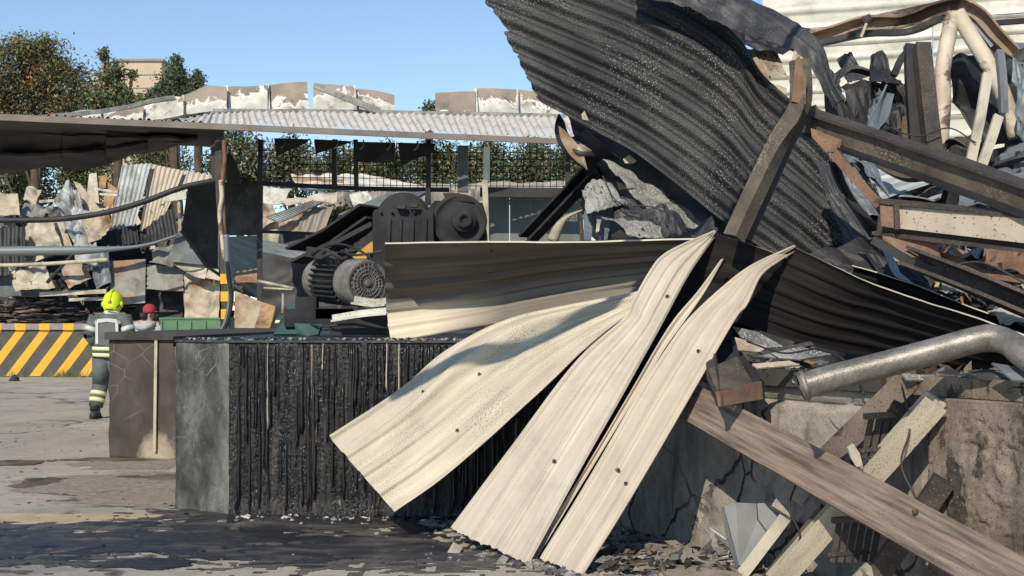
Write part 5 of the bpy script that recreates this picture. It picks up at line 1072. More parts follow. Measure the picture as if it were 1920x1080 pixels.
# tarp and crumples
G6 = 'crumpled sheets among the beams'
crumple('black crumpled tarp draped over the ridge right of the second peak', [(1475, 492), (1620, 448), (1740, 545), (1640, 560)], 9.0, black_plain, 81, fold=.16, group=G6, t=.004)
crumple('dark fold of tarp below the beige beam', [(1612, 452), (1690, 500), (1780, 560), (1700, 575)], 8.9, black_plain, 82, fold=.14, group=G6)
crumple('light torn fleck of sheet on the black tarp', [(1655, 470), (1668, 468), (1716, 528), (1690, 522)], 8.72, galv, 83, fold=.06, group=G6, rag=(.2, .2))
crumple('pale blue-grey ribbed sheet under the sloping I-beam', [(1600, 262), (1720, 292), (1770, 340), (1650, 385)], 10.0, galv, 84, fold=.07, ribs=4, group=G6)
crumple('second galvanised sheet crumpled right of the ribbed one', [(1700, 310), (1780, 335), (1760, 385), (1680, 384)], 9.9, galv, 85, fold=.10, ribs=3, group=G6)
crumple('grey galvanised sheet curving at the right edge above the beige beam', [(1800, 330), (1960, 262), (1960, 372), (1790, 395)], 10.3, galv_dark, 86, fold=.06, group=G6, tilt=.9)
crumple('dull sheet behind the strut left of the ribbed one', [(1545, 290), (1600, 300), (1660, 400), (1610, 400)], 10.3, galv_dark, 87, fold=.08, group=G6)
crumple('brown and blue-grey shreds heaped under the beige beam', [(1780, 470), (1960, 490), (1960, 560), (1800, 530)], 8.9, rust, 88, fold=.2, group=G6)
crumple('grey shreds at the left of the brown heap', [(1775, 466), (1850, 478), (1830, 505), (1785, 500)], 8.75, galv_dark, 89, fold=.2, group=G6)
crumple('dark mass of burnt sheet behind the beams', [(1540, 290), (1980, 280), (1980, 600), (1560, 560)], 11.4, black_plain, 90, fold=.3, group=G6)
crumple('pale torn corner right of the black tarp', [(1760, 520), (1790, 526), (1815, 556), (1765, 556)], 8.3, galv, 91, fold=.05, group=G6)
crumple('light rim of sheet between brown channel and sooty sheets', [(1850, 580), (1920, 580), (1960, 612), (1880, 600)], 7.9, paleboard, 92, fold=.04, group=G6)

# ================================================================== pipe, channel and debris on the right dock
pp = empty('bent_pipe', P(1700, 720, 6.9), 'speckled grey metal pipe bent at an elbow, its dark end open', 'pipe')
path = [(1500, 726, 6.95), (1560, 708, 6.93), (1640, 688, 6.9), (1740, 662, 6.85), (1820, 640, 6.8), (1858, 634, 6.78), (1890, 642, 6.72), (1925, 668, 6.6), (1990, 716, 6.45)]
pts = catmull(PP(path), 70); ru = np.linspace(0, 1, 70)
rad = .066 + .0 * ru; rad[:8] *= np.linspace(1.08, 1.0, 8); rad = rad * (1 + .03 * np.sin(ru * 40) * (ru > .62) * (ru < .85))
v, f = tube_geo(pts, rad, 28, caps=False); v = np.array(v)
for i in range(0, 6 * 28): v[i] += .010 * np.array([nz(*(v[i] * 16)), nz(*(v[i] * 16 + 4)), nz(*(v[i] * 16 + 9))]) * (1 - i / (6 * 28)) * 2
vi, fi = tube_geo(pts, rad * .93, 28, caps=False); vi = np.array(vi); o_ = len(v)
fr = [(k, (k + 1) % 28, o_ + (k + 1) % 28, o_ + k) for k in range(28)]
mk('tube', np.vstack([v, vi]), f + [tuple(q + o_ for q in reversed(ff)) for ff in fi] + fr, [pipe_m, black_plain], pp, midx=[0] * len(f) + [1] * len(fi) + [0] * 28, smooth=True)
m = MB(); m.lathe(pts[1], pts[1] - pts[0], [(-.01, .070), (-.005, .076), (.012, .076), (.017, .070)], 24); m.build('end_collar', pipe_m, pp)
ch = empty('steel_channel', P(1380, 740, 8.2), 'short dark steel channel end hanging beside the rightmost bright strip', 'channel')
slab('web', [(1330, 690, 8.25), (1382, 668, 8.6), (1412, 718, 8.2), (1346, 732, 7.9)], .015, rust_speck, ch)
slab('lower_flange', [(1347, 734, 7.88), (1428, 714, 8.18), (1431, 748, 8.18), (1352, 762, 7.88)], .02, rust, ch)
slab('side_plate', [(1322, 650, 8.7), (1334, 640, 8.72), (1348, 732, 7.9), (1352, 760, 7.88), (1325, 710, 8.3)], .02, rust_dark, ch)
slab('side_plate', [(1366, 622, 8.9), (1390, 660, 8.6), (1430, 714, 8.2), (1431, 748, 8.19), (1412, 722, 8.25), (1378, 668, 8.6)], .02, black_plain, ch)
slab('back_plate', [(1340, 600, 9.0), (1372, 618, 8.9), (1392, 690, 8.62), (1330, 690, 8.62)], .02, black_plain, ch)
G7 = 'flakes of debris on the right dock edge'
for k, (q, D, mt, l) in enumerate([([(1375, 612), (1420, 622), (1470, 650), (1440, 652), (1390, 632)], 8.75, pale_grey, 'pale curled flake below the lower edge of the sooty sheet'), ([(1378, 632), (1440, 650), (1425, 660), (1384, 656)], 8.6, tan, 'tan flake left of the dark sliver on the dock'), ([(1400, 664), (1520, 640), (1526, 646), (1420, 672)], 8.4, black_fleck, 'long dark sliver lying over the dock edge'), ([(1420, 668), (1500, 650), (1560, 664), (1500, 674)], 8.3, pale_grey, 'grey flake right of the dark sliver'), ([(1410, 682), (1480, 676), (1500, 684), (1420, 690)], 8.1, tan, 'flat tan flake close to the dock lip'), ([(1860, 680), (1925, 690), (1960, 716), (1900, 712)], 6.7, galv_dark, 'grey flake under the pipe elbow'), ([(1690, 700), (1790, 706), (1812, 712), (1700, 712)], 7.3, pale_grey, 'long pale flake on the lip under the pipe'), ([(1812, 700), (1850, 692), (1900, 706), (1850, 714)], 6.9, black_fleck, 'dark flake at the corner of the eroded pilaster')]):
    T(slab('debris_flake', [(x, y, D + .003 * (y - q[0][1]) * -1) for x, y in q], .012, mt), l, 'flake', G7)

# ================================================================== beams leaning on the right dock wall, rubble at its foot
def dz(px, a): return rwpx(px) - a
lb = empty('leaning_beam', P(1600, 1000, 7.4) * (1, 1, 0), 'long brown scorched steel plank slanting across the right dock wall', 'beam')
Yp = lambda t: 1 / ((1 - t) / 8.25 + t / 6.35)
def yb(x): t = (x - 1300) / 600; return (x, 757 + (x - 1300) * .556, 1 / ((1 - t) / 8.62 + t / 6.05))
path = [yb(1268), yb(1400), yb(1550), yb(1700), yb(1850), yb(2060)]
beam('web', path, 'U', .225, .13, .016, brown_plate, lb, n=14, roll=[math.pi + .5, math.pi + .55], dent=.006)
boltc = PP([yb(1330), yb(1700), yb(1900)])
for (x, dy) in ((1322, 12), (1715, -28), (1700, 34)):
    c = np.array(yb(x)); q = MB(); q.lathe(P(x, c[1] + dy, c[2] - .06), (0, -1, .2), [(0, .014), (.014, .014), (.018, .008)], 8); q.build('bolt', rust_dark, lb)
G8 = 'light beams crossing behind the brown plank'
def zb(x0, y0, D0, x1, y1, D1, h, w, mt, l, kind='box', name='crossing_beam', n=8, roll=0.0, gr=G8, dent=.004):
    return T(beam(name, [(x0, y0, D0), ((x0 + x1) / 2, (y0 + y1) / 2, 2 / (1 / D0 + 1 / D1)), (x1, y1, D1)], kind, h, w, .018, mt, up=(0, -1, .3), n=n, roll=roll, dent=dent), l, 'beam', gr)
zb(1755, 752, 7.05, 1452, 1095, 7.75, .10, .125, cream_speck, 'pale speckled I-beam crossing under the brown plank from the lip to the ground', 'I', roll=0.15)
zb(1715, 700, 7.35, 1560, 850, 7.75, .12, .13, conc_brown, 'brown beam stub left of the pale speckled one, near the pipe', 'U')
zb(1690, 760, 7.25, 1620, 880, 7.5, .05, .09, rust_dark, 'dark short beam hidden behind the pale speckled one')
zb(1545, 952, 7.55, 1432, 1090, 7.85, .04, .05, rust_speck, 'thin grey bar below the brown plank, left of the pale beam')
zb(1510, 920, 7.9, 1385, 1085, 8.0, .03, .07, paleboard, 'pale tan board standing against the broken grey slab')
zb(1500, 915, 7.95, 1470, 965, 7.9, .05, .17, conc, 'pale stub of concrete under the brown plank')
zb(1640, 1085, 7.2, 1770, 900, 7.02, .1, .11, rust_dark, 'dark beam in shade right of the grating')
G9 = 'steel gratings'
for (x, y, D, nb, l) in ((1660, 815, 7.28, 5, 'piece of steel grating between the crossing beams above the brown plank'), (1600, 1010, 7.35, 6, 'piece of steel grating between the crossing beams below the brown plank')):
    gt = empty('grating', P(x, y + 40, D), l, 'grating', G9)
    for k in range(nb):
        xx = x - 34 + k * 15; beam('grating_bar', [(xx + 8, y - 32, D), (xx - 6, y + 44, D)], 'box', .014, .03, .1, rust_dark, gt, up=(0, 1, 0))
    beam('cross_bar', [(x - 40, y - 34, D), (x + 46, y - 40, D)], 'box', .03, .04, .1, rust_speck, gt); beam('cross_bar', [(x - 50, y + 30, D), (x + 30, y + 24, D)], 'box', .02, .03, .1, rust_dark, gt)
# broken slab
bs = T(slab('broken_slab', [(1357, 948, 8.15), (1380, 942, 8.15), (1418, 944, 8.17), (1420, 975, 8.15), (1438, 1000, 8.1), (1396, 1064, 8.0), (1386, 1060, 8.0), (1368, 1000, 8.05)], .06, slate_grey), 'blue-grey cracked slab standing at the foot of the dock wall, left half', 'slab', 'halves of the broken slab')
T(slab('broken_slab', [(1420, 944, 8.18), (1476, 938, 8.2), (1484, 990, 8.1), (1440, 998, 8.1), (1422, 974, 8.15)], .06, slate_grey), 'smaller right half of the blue-grey cracked slab', 'slab', 'halves of the broken slab')
T(slab('pale_scrap', [(1590, 840, 7.2), (1600, 832, 7.2), (1612, 850, 7.2), (1618, 872, 7.2), (1606, 876, 7.2), (1596, 860, 7.2)], .03, paleboard), 'pale leaf-shaped scrap caught behind the brown plank', 'scrap')
T(slab('pale_scrap', [(1600, 1082, 6.8), (1626, 1056, 6.8), (1634, 1062, 6.8), (1640, 1090, 6.8)], .03, conc), 'pale stone poking up at the bottom edge below the grating', 'scrap')
# slates
GS = 'broken slates at the foot of the dock wall'
sl_ = [((1205, 1016), (1255, 1022), (1305, 1030), (1290, 1040), (1215, 1032)), ((1165, 1040), (1190, 1028), (1255, 1036), (1300, 1046), (1250, 1056), (1180, 1052)), ((1260, 1020), (1300, 1028), (1345, 1055), (1330, 1060), (1280, 1040)),
       ((1275, 1044), (1345, 1042), (1382, 1046), (1360, 1056), (1290, 1054)), ((1120, 1066), (1160, 1052), (1230, 1060), (1210, 1082), (1140, 1084)), ((1235, 1058), (1310, 1060), (1370, 1078), (1340, 1086), (1250, 1080)), ((1330, 1060), (1388, 1062), (1392, 1080), (1350, 1086)), ((1180, 1058), (1240, 1052), (1290, 1066), (1230, 1074)), ((1340, 1000), (1352, 1002), (1372, 1024), (1364, 1026))]
ll = ['wavy tan slate on top of the pile against the wall', 'broad tan slate at the left of the pile', 'slate slanting down to the right from the top one', 'narrow slate near the broken grey slab', 'grey slate at the lower left of the pile', 'flat slate at the bottom of the pile centre', 'small slate against the foot of the grey slab', 'slate peeping out between the broad ones', 'thin splinter leaning on the broken slab']
for k, (q, l) in enumerate(zip(sl_, ll)):
    D0 = 8.75 - .004 * (np.mean([p[1] for p in q]) - 1020) * 3
    T(slab('broken_slate', [(x, y, D0 - .010 * (y - q[0][1])) for x, y in q], .02, slate_tan if k not in (4, 8) else slate_grey), l, 'slate', GS)
m = MB()
for k in range(1500):
    X = rng.uniform(.3, 2.3); s = rng.random() ** 1.6; a = rw(X, .05 + 1.3 * s); m.rock((a[0], a[1], 0), rng.uniform(.01, .075, 3) * (1, 1, .7), mi=[0, 0, 1, 2][rng.integers(4)])
for k in range(260):
    X = rng.uniform(-.6, .6); m.rock((X, rng.uniform(8.6, 10.2), 0), rng.uniform(.008, .04, 3) * (1, 1, .7), mi=[1, 1, 2][rng.integers(3)])
tag(m.build('rubble', [slate_tan, pale_grey, black_fleck]), 'loose rubble along the foot of the right dock wall', 'rubble', kind='stuff')
for k, (a, c, l) in enumerate([((1330, 990), (1362, 1012), 'thin twig-like splinter left of the broken slab'), ((1290, 1062), (1380, 1040), 'grey splinter lying across the slates')]):
    T(pipe('splinter', [(*a, 8.3), (*c, 8.2)], .008, white_strip, n=4, seg=5), l, 'splinter', 'splinters among the slates')
# ground bits at left
T(pipe('charred_stick', [(82, 1042, 8.9), (120, 1038, 8.95), (165, 1032, 9.05), (196, 1026, 9.12)], [.02, .035, .035, .02], black_fleck, n=14, seg=7), 'charred stick lying on the tar at the lower left', 'stick')
m = MB(); m.rock((P(27, 712, 34)[0], 34, 0), (.13, .11, .2)); T(m.build('small_rock', [black_plain]), 'small black lump in front of the striped barrier', 'rock')
T(slab('wood_stub', [(828, 1055, 8.8), (850, 1016, 8.95), (868, 1026, 8.95), (846, 1062, 8.8)], .04, paleboard), 'pale stub poking out under the lower left corner of the widest strip', 'stub')
m = MB()
for k in range(200):
    x, y = rng.uniform(0, 860), rng.uniform(965, 1060); X, D = gpt(x, y); m.rock((X, D, .008), rng.uniform(.004, .022, 3) * (1.3, 1, .5), mi=[0, 0, 0, 1][rng.integers(4)])
for k in range(160):
    x, y = rng.uniform(0, 330), rng.uniform(790, 950); X, D = gpt(x, y); m.rock((X, D, .0), rng.uniform(.005, .03, 3) * (1.3, 1, .5), mi=[1, 2, 2][rng.integers(3)])
tag(m.build('grit', [tarcrumb, black_fleck, slate_tan]), 'bits of tar and grit scattered over the yard', 'grit', kind='stuff')

m = MB()
for k in range(420):
    x = rng.uniform(1560, 1960); y0 = np.interp(x, [1560, 1960], [470, 590]); y = y0 - abs(rng.normal(0, 70)) + 20
    if y < 240: continue
    c = P(x, y, 10.6 - (x - 1560) * .003 + rng.random() * .7); a = rng.normal(size=3); a /= np.linalg.norm(a); e = np.cross(a, rng.normal(size=3)); e /= np.linalg.norm(e)
    l = rng.uniform(.03, .18); w = rng.uniform(.01, .05); n_ = np.cross(a, e) * rng.uniform(-.03, .03)
    m.add([c - a * l, c + e * w + n_, c + a * l, c - e * w + n_], [(0, 1, 2), (0, 2, 3)], rng.integers(6))
for k in range(500):
    x = rng.uniform(1360, 1960); D = rwpx(x) + rng.uniform(-.05, .5); c = np.array([(x - 960) / F * D, D, 1.15 + abs(rng.normal(0, .04))]); a = rng.normal(size=3) * (1, 1, .25); a /= np.linalg.norm(a); e = np.cross(a, rng.normal(size=3)); e /= np.linalg.norm(e)
    l = rng.uniform(.02, .10); w = rng.uniform(.008, .04)
    m.add([c - a * l, c + e * w, c + a * l, c - e * w], [(0, 1, 2), (0, 2, 3)], rng.integers(6))
tag(m.build('torn_shreds', [black_fleck, pale_grey, galv_dark, rust, black_plain, tan]), 'shreds of burnt metal strewn among the beams and along the right dock edge', 'shreds', kind='stuff')

GX = 'bent bars tangled in the upper right wreck'
for k, (path, w, h, mt, l) in enumerate([
    ([(1560, 150, 11.6), (1600, 130, 11.6), (1660, 150, 11.5), (1700, 210, 11.4)], .03, .05, black_plain, 'thin black bar arching over the pointed sheet'),
    ([(1590, 300, 10.6), (1640, 240, 10.7), (1668, 170, 10.9)], .03, .06, galv_dark, 'grey bar crossing the wide black sheet'),
    ([(1756, 300, 11.3), (1775, 270, 11.3), (1800, 262, 11.2), (1850, 290, 11.1)], .05, .06, rust_dark, 'bent dark bar at the foot of the flaking legs'),
    ([(1830, 300, 11.0), (1860, 310, 10.9), (1920, 290, 10.8), (1960, 270, 10.8)], .04, .05, black_plain, 'black bar lying over the curving galvanised sheet'),
    ([(1640, 300, 9.9), (1700, 330, 9.8), (1760, 330, 9.7), (1800, 352, 9.6)], .03, .04, rust_dark, 'crooked brown bar over the galvanised crumples'),
    ([(1680, 392, 10.0), (1740, 350, 10.0), (1790, 318, 10.0)], .05, .07, rust_dark, 'dark stub rising to the right between the two I-beams'),
    ([(1560, 300, 9.6), (1592, 372, 9.4), (1638, 440, 9.2)], .025, .04, black_plain, 'thin black bar hanging left of the brown strut'),
    ([(1730, 476, 8.6), (1800, 486, 8.5), (1880, 520, 8.3), (1960, 530, 8.2)], .03, .04, rust, 'rusty bar lying in the shreds under the beige beam')]):
    T(beam('bent_bar', path, 'L', h * 1.4, h * 1.4, .012, mt, n=16, roll=[0, .6, -.4], dent=.03, seed=k), l, 'bar', GX)
crumple('dark crumpled sheet filling the corner right of the pale battens', [(1880, 215), (1970, 200), (1970, 330), (1880, 300)], 11.6, black_plain, 101, fold=.12, group=G5)
crumple('black sheet hanging behind the burnt columns', [(1690, 165), (1772, 170), (1765, 305), (1690, 300)], 11.8, black_plain, 102, fold=.10, group=G5)
crumple('pale torn sheet folded at the foot of the white wall', [(1790, 270), (1850, 265), (1880, 310), (1780, 320)], 11.9, galv, 103, fold=.14, group=G5)
crumple('dark curled strip at the foot of the flaking legs', [(1768, 268), (1830, 275), (1838, 312), (1775, 315)], 11.5, black_fleck, 104, fold=.14, group=G5)
crumple('grey crumpled sheet between the sloping I-beam and the brown strut', [(1596, 300), (1640, 312), (1668, 372), (1630, 352)], 9.5, galv_dark, 105, fold=.10, group=G6)
crumple('blackened sheet folded over the hanging sheet end', [(1520, 300), (1575, 320), (1650, 440), (1590, 470)], 10.1, black_fleck, 106, fold=.10, group=G6)

for k, (path, l) in enumerate([
    ([(1560, 250, 10.4), (1600, 285, 10.2), (1640, 270, 10.1), (1690, 300, 10.0), (1720, 280, 10.0)], 'thin wire looping over the galvanised crumples'),
    ([(1640, 170, 11.0), (1660, 230, 10.9), (1720, 255, 10.8), (1780, 240, 10.8), (1830, 268, 10.7)], 'thin wire hanging across the burnt columns'),
    ([(1700, 470, 8.3), (1760, 500, 8.2), (1840, 492, 8.1), (1930, 535, 7.9)], 'thin wire trailing under the beige beam'),
    ([(1400, 640, 8.4), (1470, 662, 8.2), (1540, 655, 8.0), (1600, 690, 7.7), (1620, 740, 7.5)], 'wire drooping over the dock edge behind the pipe'),
    ([(1130, 330, 11.6), (1160, 380, 11.2), (1230, 390, 11.0), (1290, 430, 10.6)], 'wire snagged on the grey speckled strip'),
    ([(1500, 890, 7.7), (1480, 950, 7.7), (1500, 1010, 7.6), (1460, 1060, 7.7)], 'wire dangling beside the broken grey slab'),
    ([(1690, 720, 7.2), (1706, 800, 7.1), (1690, 870, 7.1), (1720, 940, 7.0)], 'wire hanging down beside the pale crossing beam')]):
    T(pipe('loose_wire', path, .006, black_plain if k % 2 else rust_dark, n=30, seg=5), l, 'wire', 'loose wires in the wreck')
m = MB()
for k in range(500):
    x = rng.uniform(1130, 1400); D = rng.uniform(8.0, 8.7); X = (x - 960) / F * D; c = np.array([X, D, .02 + .09 * rng.random()]); a = rng.normal(size=3) * (1, 1, .3); a /= np.linalg.norm(a); e = np.cross(a, rng.normal(size=3)); e /= np.linalg.norm(e)
    l = rng.uniform(.015, .09); w = rng.uniform(.006, .03); m.add([c - a * l, c + e * w, c + a * l, c - e * w], [(0, 1, 2), (0, 2, 3)], rng.integers(4))
tag(m.build('splinters', [slate_tan, brown_scrap, pale_grey, black_fleck]), 'splinters and chips scattered over the slate pile', 'splinters', kind='stuff')

# ================================================================== people
skin_m = weather('skin', (.42, .25, .17), (.48, .30, .21), 8, rough=.6, bump=.05)
fire_cloth = weather('dark_green_grey_turnout_cloth', (.075, .092, .092), (.13, .15, .148), 6, rough=.9, bump=.35, bscale=25, bdist=.02)
fire_panel = weather('grey_jacket_back_panel', (.10, .115, .115), (.14, .155, .155), 6, rough=.9, bump=.3, bscale=25)
reflect_w = weather('silver_reflective_tape', (.50, .52, .50), (.60, .62, .60), 8, rough=.5, bump=.1)
reflect_y = weather('lime_reflective_tape', (.62, .66, .30), (.74, .76, .40), 8, rough=.5, bump=.1)
helmet_m = weather('neon_yellow_helmet', (.62, .78, .005), (.68, .84, .01), 5, rough=.6, bump=.03)
boot_m = weather('black_rubber', (.02, .02, .022), (.035, .035, .037), 8, rough=.6)
red_cap = weather('red_cap_cloth', (.36, .035, .05), (.44, .05, .065), 8, rough=.9, bump=.2)
hoodie_m = weather('light_grey_hoodie', (.40, .40, .41), (.50, .50, .51), 6, rough=.95, bump=.35, bscale=22, bdist=.02)
jeans_m = weather('dark_trousers', (.04, .045, .06), (.06, .065, .085), 6, rough=.9, bump=.3)
hair_m = weather('short_brown_hair', (.03, .022, .015), (.05, .035, .025), 12, rough=.8, bump=.3)
hood_w = weather('white_hood_liner', (.55, .55, .54), (.66, .66, .65), 8, rough=.9, bump=.3)

def skin_mesh(name, verts, edges, radii, root, sub, mats, zone, parent):
    me = bpy.data.meshes.new(name + '_src'); me.from_pydata(verts, edges, []); me.update()
    o = bpy.data.objects.new(name + '_src', me); col.objects.link(o)
    md = o.modifiers.new('skin', 'SKIN'); md.use_smooth_shade = True
    if not me.skin_vertices: 
        bpy.context.view_layer.update()
    for i, r in enumerate(radii):
        sv = me.skin_vertices[0].data[i]; sv.radius = r if not np.isscalar(r) else (r, r); sv.use_root = (i == root)
    s = o.modifiers.new('sub', 'SUBSURF'); s.levels = sub; s.render_levels = sub
    dg = bpy.context.evaluated_depsgraph_get()
    m2 = bpy.data.meshes.new_from_object(o.evaluated_get(dg)); bpy.data.objects.remove(o)
    V = [tuple(v.co) for v in m2.vertices]; Fc = [tuple(p.vertices) for p in m2.polygons]
    ctr = [np.mean([V[i] for i in q], axis=0) for q in Fc]
    bpy.data.meshes.remove(m2); bpy.data.meshes.remove(me)
    return mk(name, V, Fc, mats, parent, midx=[zone(c) for c in ctr], smooth=True)
def person(loc, label, J, mats, zone, R_):
    root = empty('person', loc, label, 'person')
    L = np.array(loc, float)
    names = list(J); idx = {n: i for i, n in enumerate(names)}
    V = [tuple(L + np.array(J[n])) for n in names]
    E = [('pelvis', 'waist'), ('waist', 'chest'), ('chest', 'neck'), ('neck', 'jaw'), ('jaw', 'skull')]
    for s in 'lr':
        E += [('chest', s + 'shoulder'), (s + 'shoulder', s + 'elbow'), (s + 'elbow', s + 'wrist'), (s + 'wrist', s + 'palm'), ('pelvis', s + 'hip'), (s + 'hip', s + 'knee'), (s + 'knee', s + 'ankle'), (s + 'ankle', s + 'toe')]
        E += [(s + 'palm', s + 'f%d' % k) for k in range(4)] + [(s + 'wrist', s + 'thumb')]
    return root, skin_mesh('body', V, [(idx[a], idx[b]) for a, b in E], [R_[n.lstrip('_')] if n in R_ else R_[n[1:]] for n in names], idx['pelvis'], 2, mats, lambda c: zone(c - L), root), L
def hand(J, s, fwd, side):
    """palm, four fingers and a thumb beyond the wrist"""
    w = np.array(J[s + 'wrist'], float); f = np.array(fwd, float); f /= np.linalg.norm(f); q = np.array(side, float)
    J[s + 'palm'] = tuple(w + f * .085)
    for k, ln in enumerate((.075, .088, .08, .06)): J[s + 'f%d' % k] = tuple(w + f * (.085 + ln) + q * (.028 - .019 * k) + np.array([0, .012, -.012]))
    J[s + 'thumb'] = tuple(w + f * .075 + q * .06)
RAD = dict(pelvis=(.165, .12), waist=(.16, .115), chest=(.185, .125), neck=.062, jaw=(.075, .085), skull=(.082, .10), shoulder=.085, elbow=.060, wrist=.038, palm=(.036, .022), f0=.010, f1=.010, f2=.010, f3=.009, thumb=.011, hip=.105, knee=.078, ankle=.055, toe=.045)
def ring(name, mat, a, b, r0, r1, t0, t1, parent, n=20, sx=1.0, sy=1.0):
    """band of cloth round the limb from a to b, between fractions t0 and t1"""
    a = np.array(a, float); b = np.array(b, float); m = MB(); d = (b - a) / np.linalg.norm(b - a); Ln = np.linalg.norm(b - a)
    e1 = np.cross(d, (0, 1, 0)); e1 /= np.linalg.norm(e1); e2 = np.cross(d, e1); V = []
    ts = [(t0, 0), (t0, .008), (t1, .008), (t1, 0)]
    for t, ex in ts:
        r = r0 + (r1 - r0) * t + ex
        for k in range(n):
            w = 2 * math.pi * k / n; V.append(a + d * t * Ln + r * (math.cos(w) * e1 * sx + math.sin(w) * e2 * sy))
    f = [(i * n + k, i * n + (k + 1) % n, (i + 1) * n + (k + 1) % n, (i + 1) * n + k) for i in range(3) for k in range(n)]
    m.add(V, f, 0, True); return m.build(name, mat, parent)
def shell(name, mat, prof, L, parent, n=28, off=(0, 0), folds=.0, cap=True):
    """loft of ellipses (z, half-width, half-depth, cx, cy)"""
    V = []
    for z, a, b_, cx, cy in prof:
        for k in range(n):
            w = 2 * math.pi * k / n; kk = 1 + folds * nz(math.cos(w) * 2, math.sin(w) * 2, z * 6)
            V.append((L[0] + cx + a * kk * math.cos(w), L[1] + cy + b_ * kk * math.sin(w), L[2] + z))
    f = [(i * n + k, i * n + (k + 1) % n, (i + 1) * n + (k + 1) % n, (i + 1) * n + k) for i in range(len(prof) - 1) for k in range(n)]
    if cap: f += [tuple(range(n))[::-1], tuple((len(prof) - 1) * n + k for k in range(n))]
    return mk(name, V, f, mat, parent, smooth=[len(q) == 4 for q in f])

# ---- firefighter: back to the camera, walking away, weight on the left leg
fx, fy = P(190, 785, 21.1)[:2]
J = dict(pelvis=(.10, .0, .98), waist=(.115, .02, 1.16), chest=(.13, .03, 1.42), neck=(.14, .05, 1.60), jaw=(.145, .075, 1.68), skull=(.15, .085, 1.78),
         lshoulder=(-.075, .02, 1.53), lelbow=(-.165, -.03, 1.27), lwrist=(-.12, .17, 1.10), rshoulder=(.335, .03, 1.53), relbow=(.43, -.02, 1.27), rwrist=(.40, .19, 1.12),
         lhip=(.005, 0, .93), lknee=(-.03, .06, .52), lankle=(-.085, -.06, .11), ltoe=(-.10, .12, .045), rhip=(.20, 0, .93), rknee=(.24, .16, .53), rankle=(.25, .12, .12), rtoe=(.26, .30, .05))
hand(J, 'l', (.05, .8, -.3), (.5, .1, .3)); hand(J, 'r', (-.05, .8, -.3), (-.5, .1, .3))
RF = dict(RAD); RF.update(chest=(.20, .14), waist=(.185, .135), pelvis=(.185, .14), shoulder=.10, elbow=.078, hip=.12, knee=.098, ankle=.082, toe=.06)
ff, body, L = person((fx, fy, 0), 'firefighter in neon helmet and dark turnout gear walking away past the dock corner', J, [fire_cloth, skin_m], lambda c: 1 if (c[2] > 1.60 or (c[2] < 1.14 and c[1] > .19 and c[2] > 1.0)) else 0, RF)
shell('jacket', fire_cloth, [(.98, .215, .16, .105, .0), (1.02, .235, .175, .105, .0), (1.15, .225, .17, .115, .01), (1.30, .228, .165, .125, .02), (1.43, .232, .16, .13, .03), (1.53, .205, .14, .135, .03), (1.59, .13, .11, .14, .04), (1.63, .085, .085, .145, .05)], L, ff, folds=.10)
# back panel and tape
def backstrip(name, mat, pts, parent, wdt, yoff=-.012):
    m = MB(); 
    for i in range(len(pts) - 1):
        a = np.array(pts[i]); b = np.array(pts[i + 1]); d = b - a; n_ = np.array([-d[2], 0, d[0]]); n_ /= np.linalg.norm(n_)
        q = [a + n_ * wdt / 2, a - n_ * wdt / 2, b - n_ * wdt / 2, b + n_ * wdt / 2]
        V = [L + np.array(p) for p in q] + [L + np.array(p) + (0, .02, 0) for p in q]
        m.add(V, [(0, 1, 2, 3), (7, 6, 5, 4), (0, 4, 5, 1), (1, 5, 6, 2), (2, 6, 7, 3), (3, 7, 4, 0)])
    return m.build(name, mat, parent)
backstrip('back_panel', fire_panel, [(.13, -.168, 1.12), (.13, -.162, 1.30), (.13, -.148, 1.47)], ff, .27)
backstrip('reflective_tape', reflect_w, [(-.055, -.125, 1.44), (-.02, -.16, 1.485), (.13, -.165, 1.50), (.28, -.155, 1.485), (.315, -.12, 1.44)], ff, .055)
for sx_ in (-.02, .28): backstrip('reflective_tape', reflect_w, [(sx_, -.165, 1.46), (sx_ * 1.02, -.17, 1.28), (sx_ * .98 + .005, -.18, 1.14)], ff, .04)
ring('reflective_band', reflect_y, L + (.105, 0, 1.0), L + (.11, 0, 1.2), .237, .232, .18, .46, ff, sx=1, sy=.76); ring('reflective_band', reflect_y, L + (.105, 0, .92), L + (.11, 0, 1.12), .225, .24, .10, .38, ff, sx=1, sy=.76)
for s in 'lr':
    a = L + np.array(J[s + 'knee']); b_ = L + np.array(J[s + 'ankle'])
    ring('trouser_leg', fire_cloth, L + np.array(J[s + 'hip']), a, .135, .112, .0, 1.0, ff); ring('trouser_leg', fire_cloth, a, b_, .112, .095, -.03, .80, ff)
    ring('reflective_band', reflect_y, a, b_, .118, .104, .28, .42, ff); ring('reflective_band', reflect_y, a, b_, .118, .104, .52, .66, ff)
    ring('sleeve', fire_cloth, L + np.array(J[s + 'shoulder']), L + np.array(J[s + 'elbow']), .112, .092, -.05, 1.05, ff); ring('sleeve', fire_cloth, L + np.array(J[s + 'elbow']), L + np.array(J[s + 'wrist']), .090, .062, -.1, .95, ff)
    ring('reflective_band', reflect_w, L + np.array(J[s + 'shoulder']), L + np.array(J[s + 'elbow']), .116, .10, .55, .80, ff)
    an = b_ - L; m = MB(); t_ = np.array(J[s + 'toe'])
    m.tube([L + an + (0, -.0, .13), L + an + (0, 0, .02)], [.078, .07], 12); m.tube([L + np.array([an[0], an[1] - .09, .055]), L + np.array([(an[0] + t_[0]) / 2, (an[1] + t_[1]) / 2, .06]), L + np.array([t_[0], t_[1] + .06, .045])], [.055, .062, .05], 10)
    m.box(L + np.array([(an[0] + t_[0]) / 2, (an[1] + t_[1]) / 2, .014]), (.055, .165, .013)); m.build('boot', boot_m, ff)
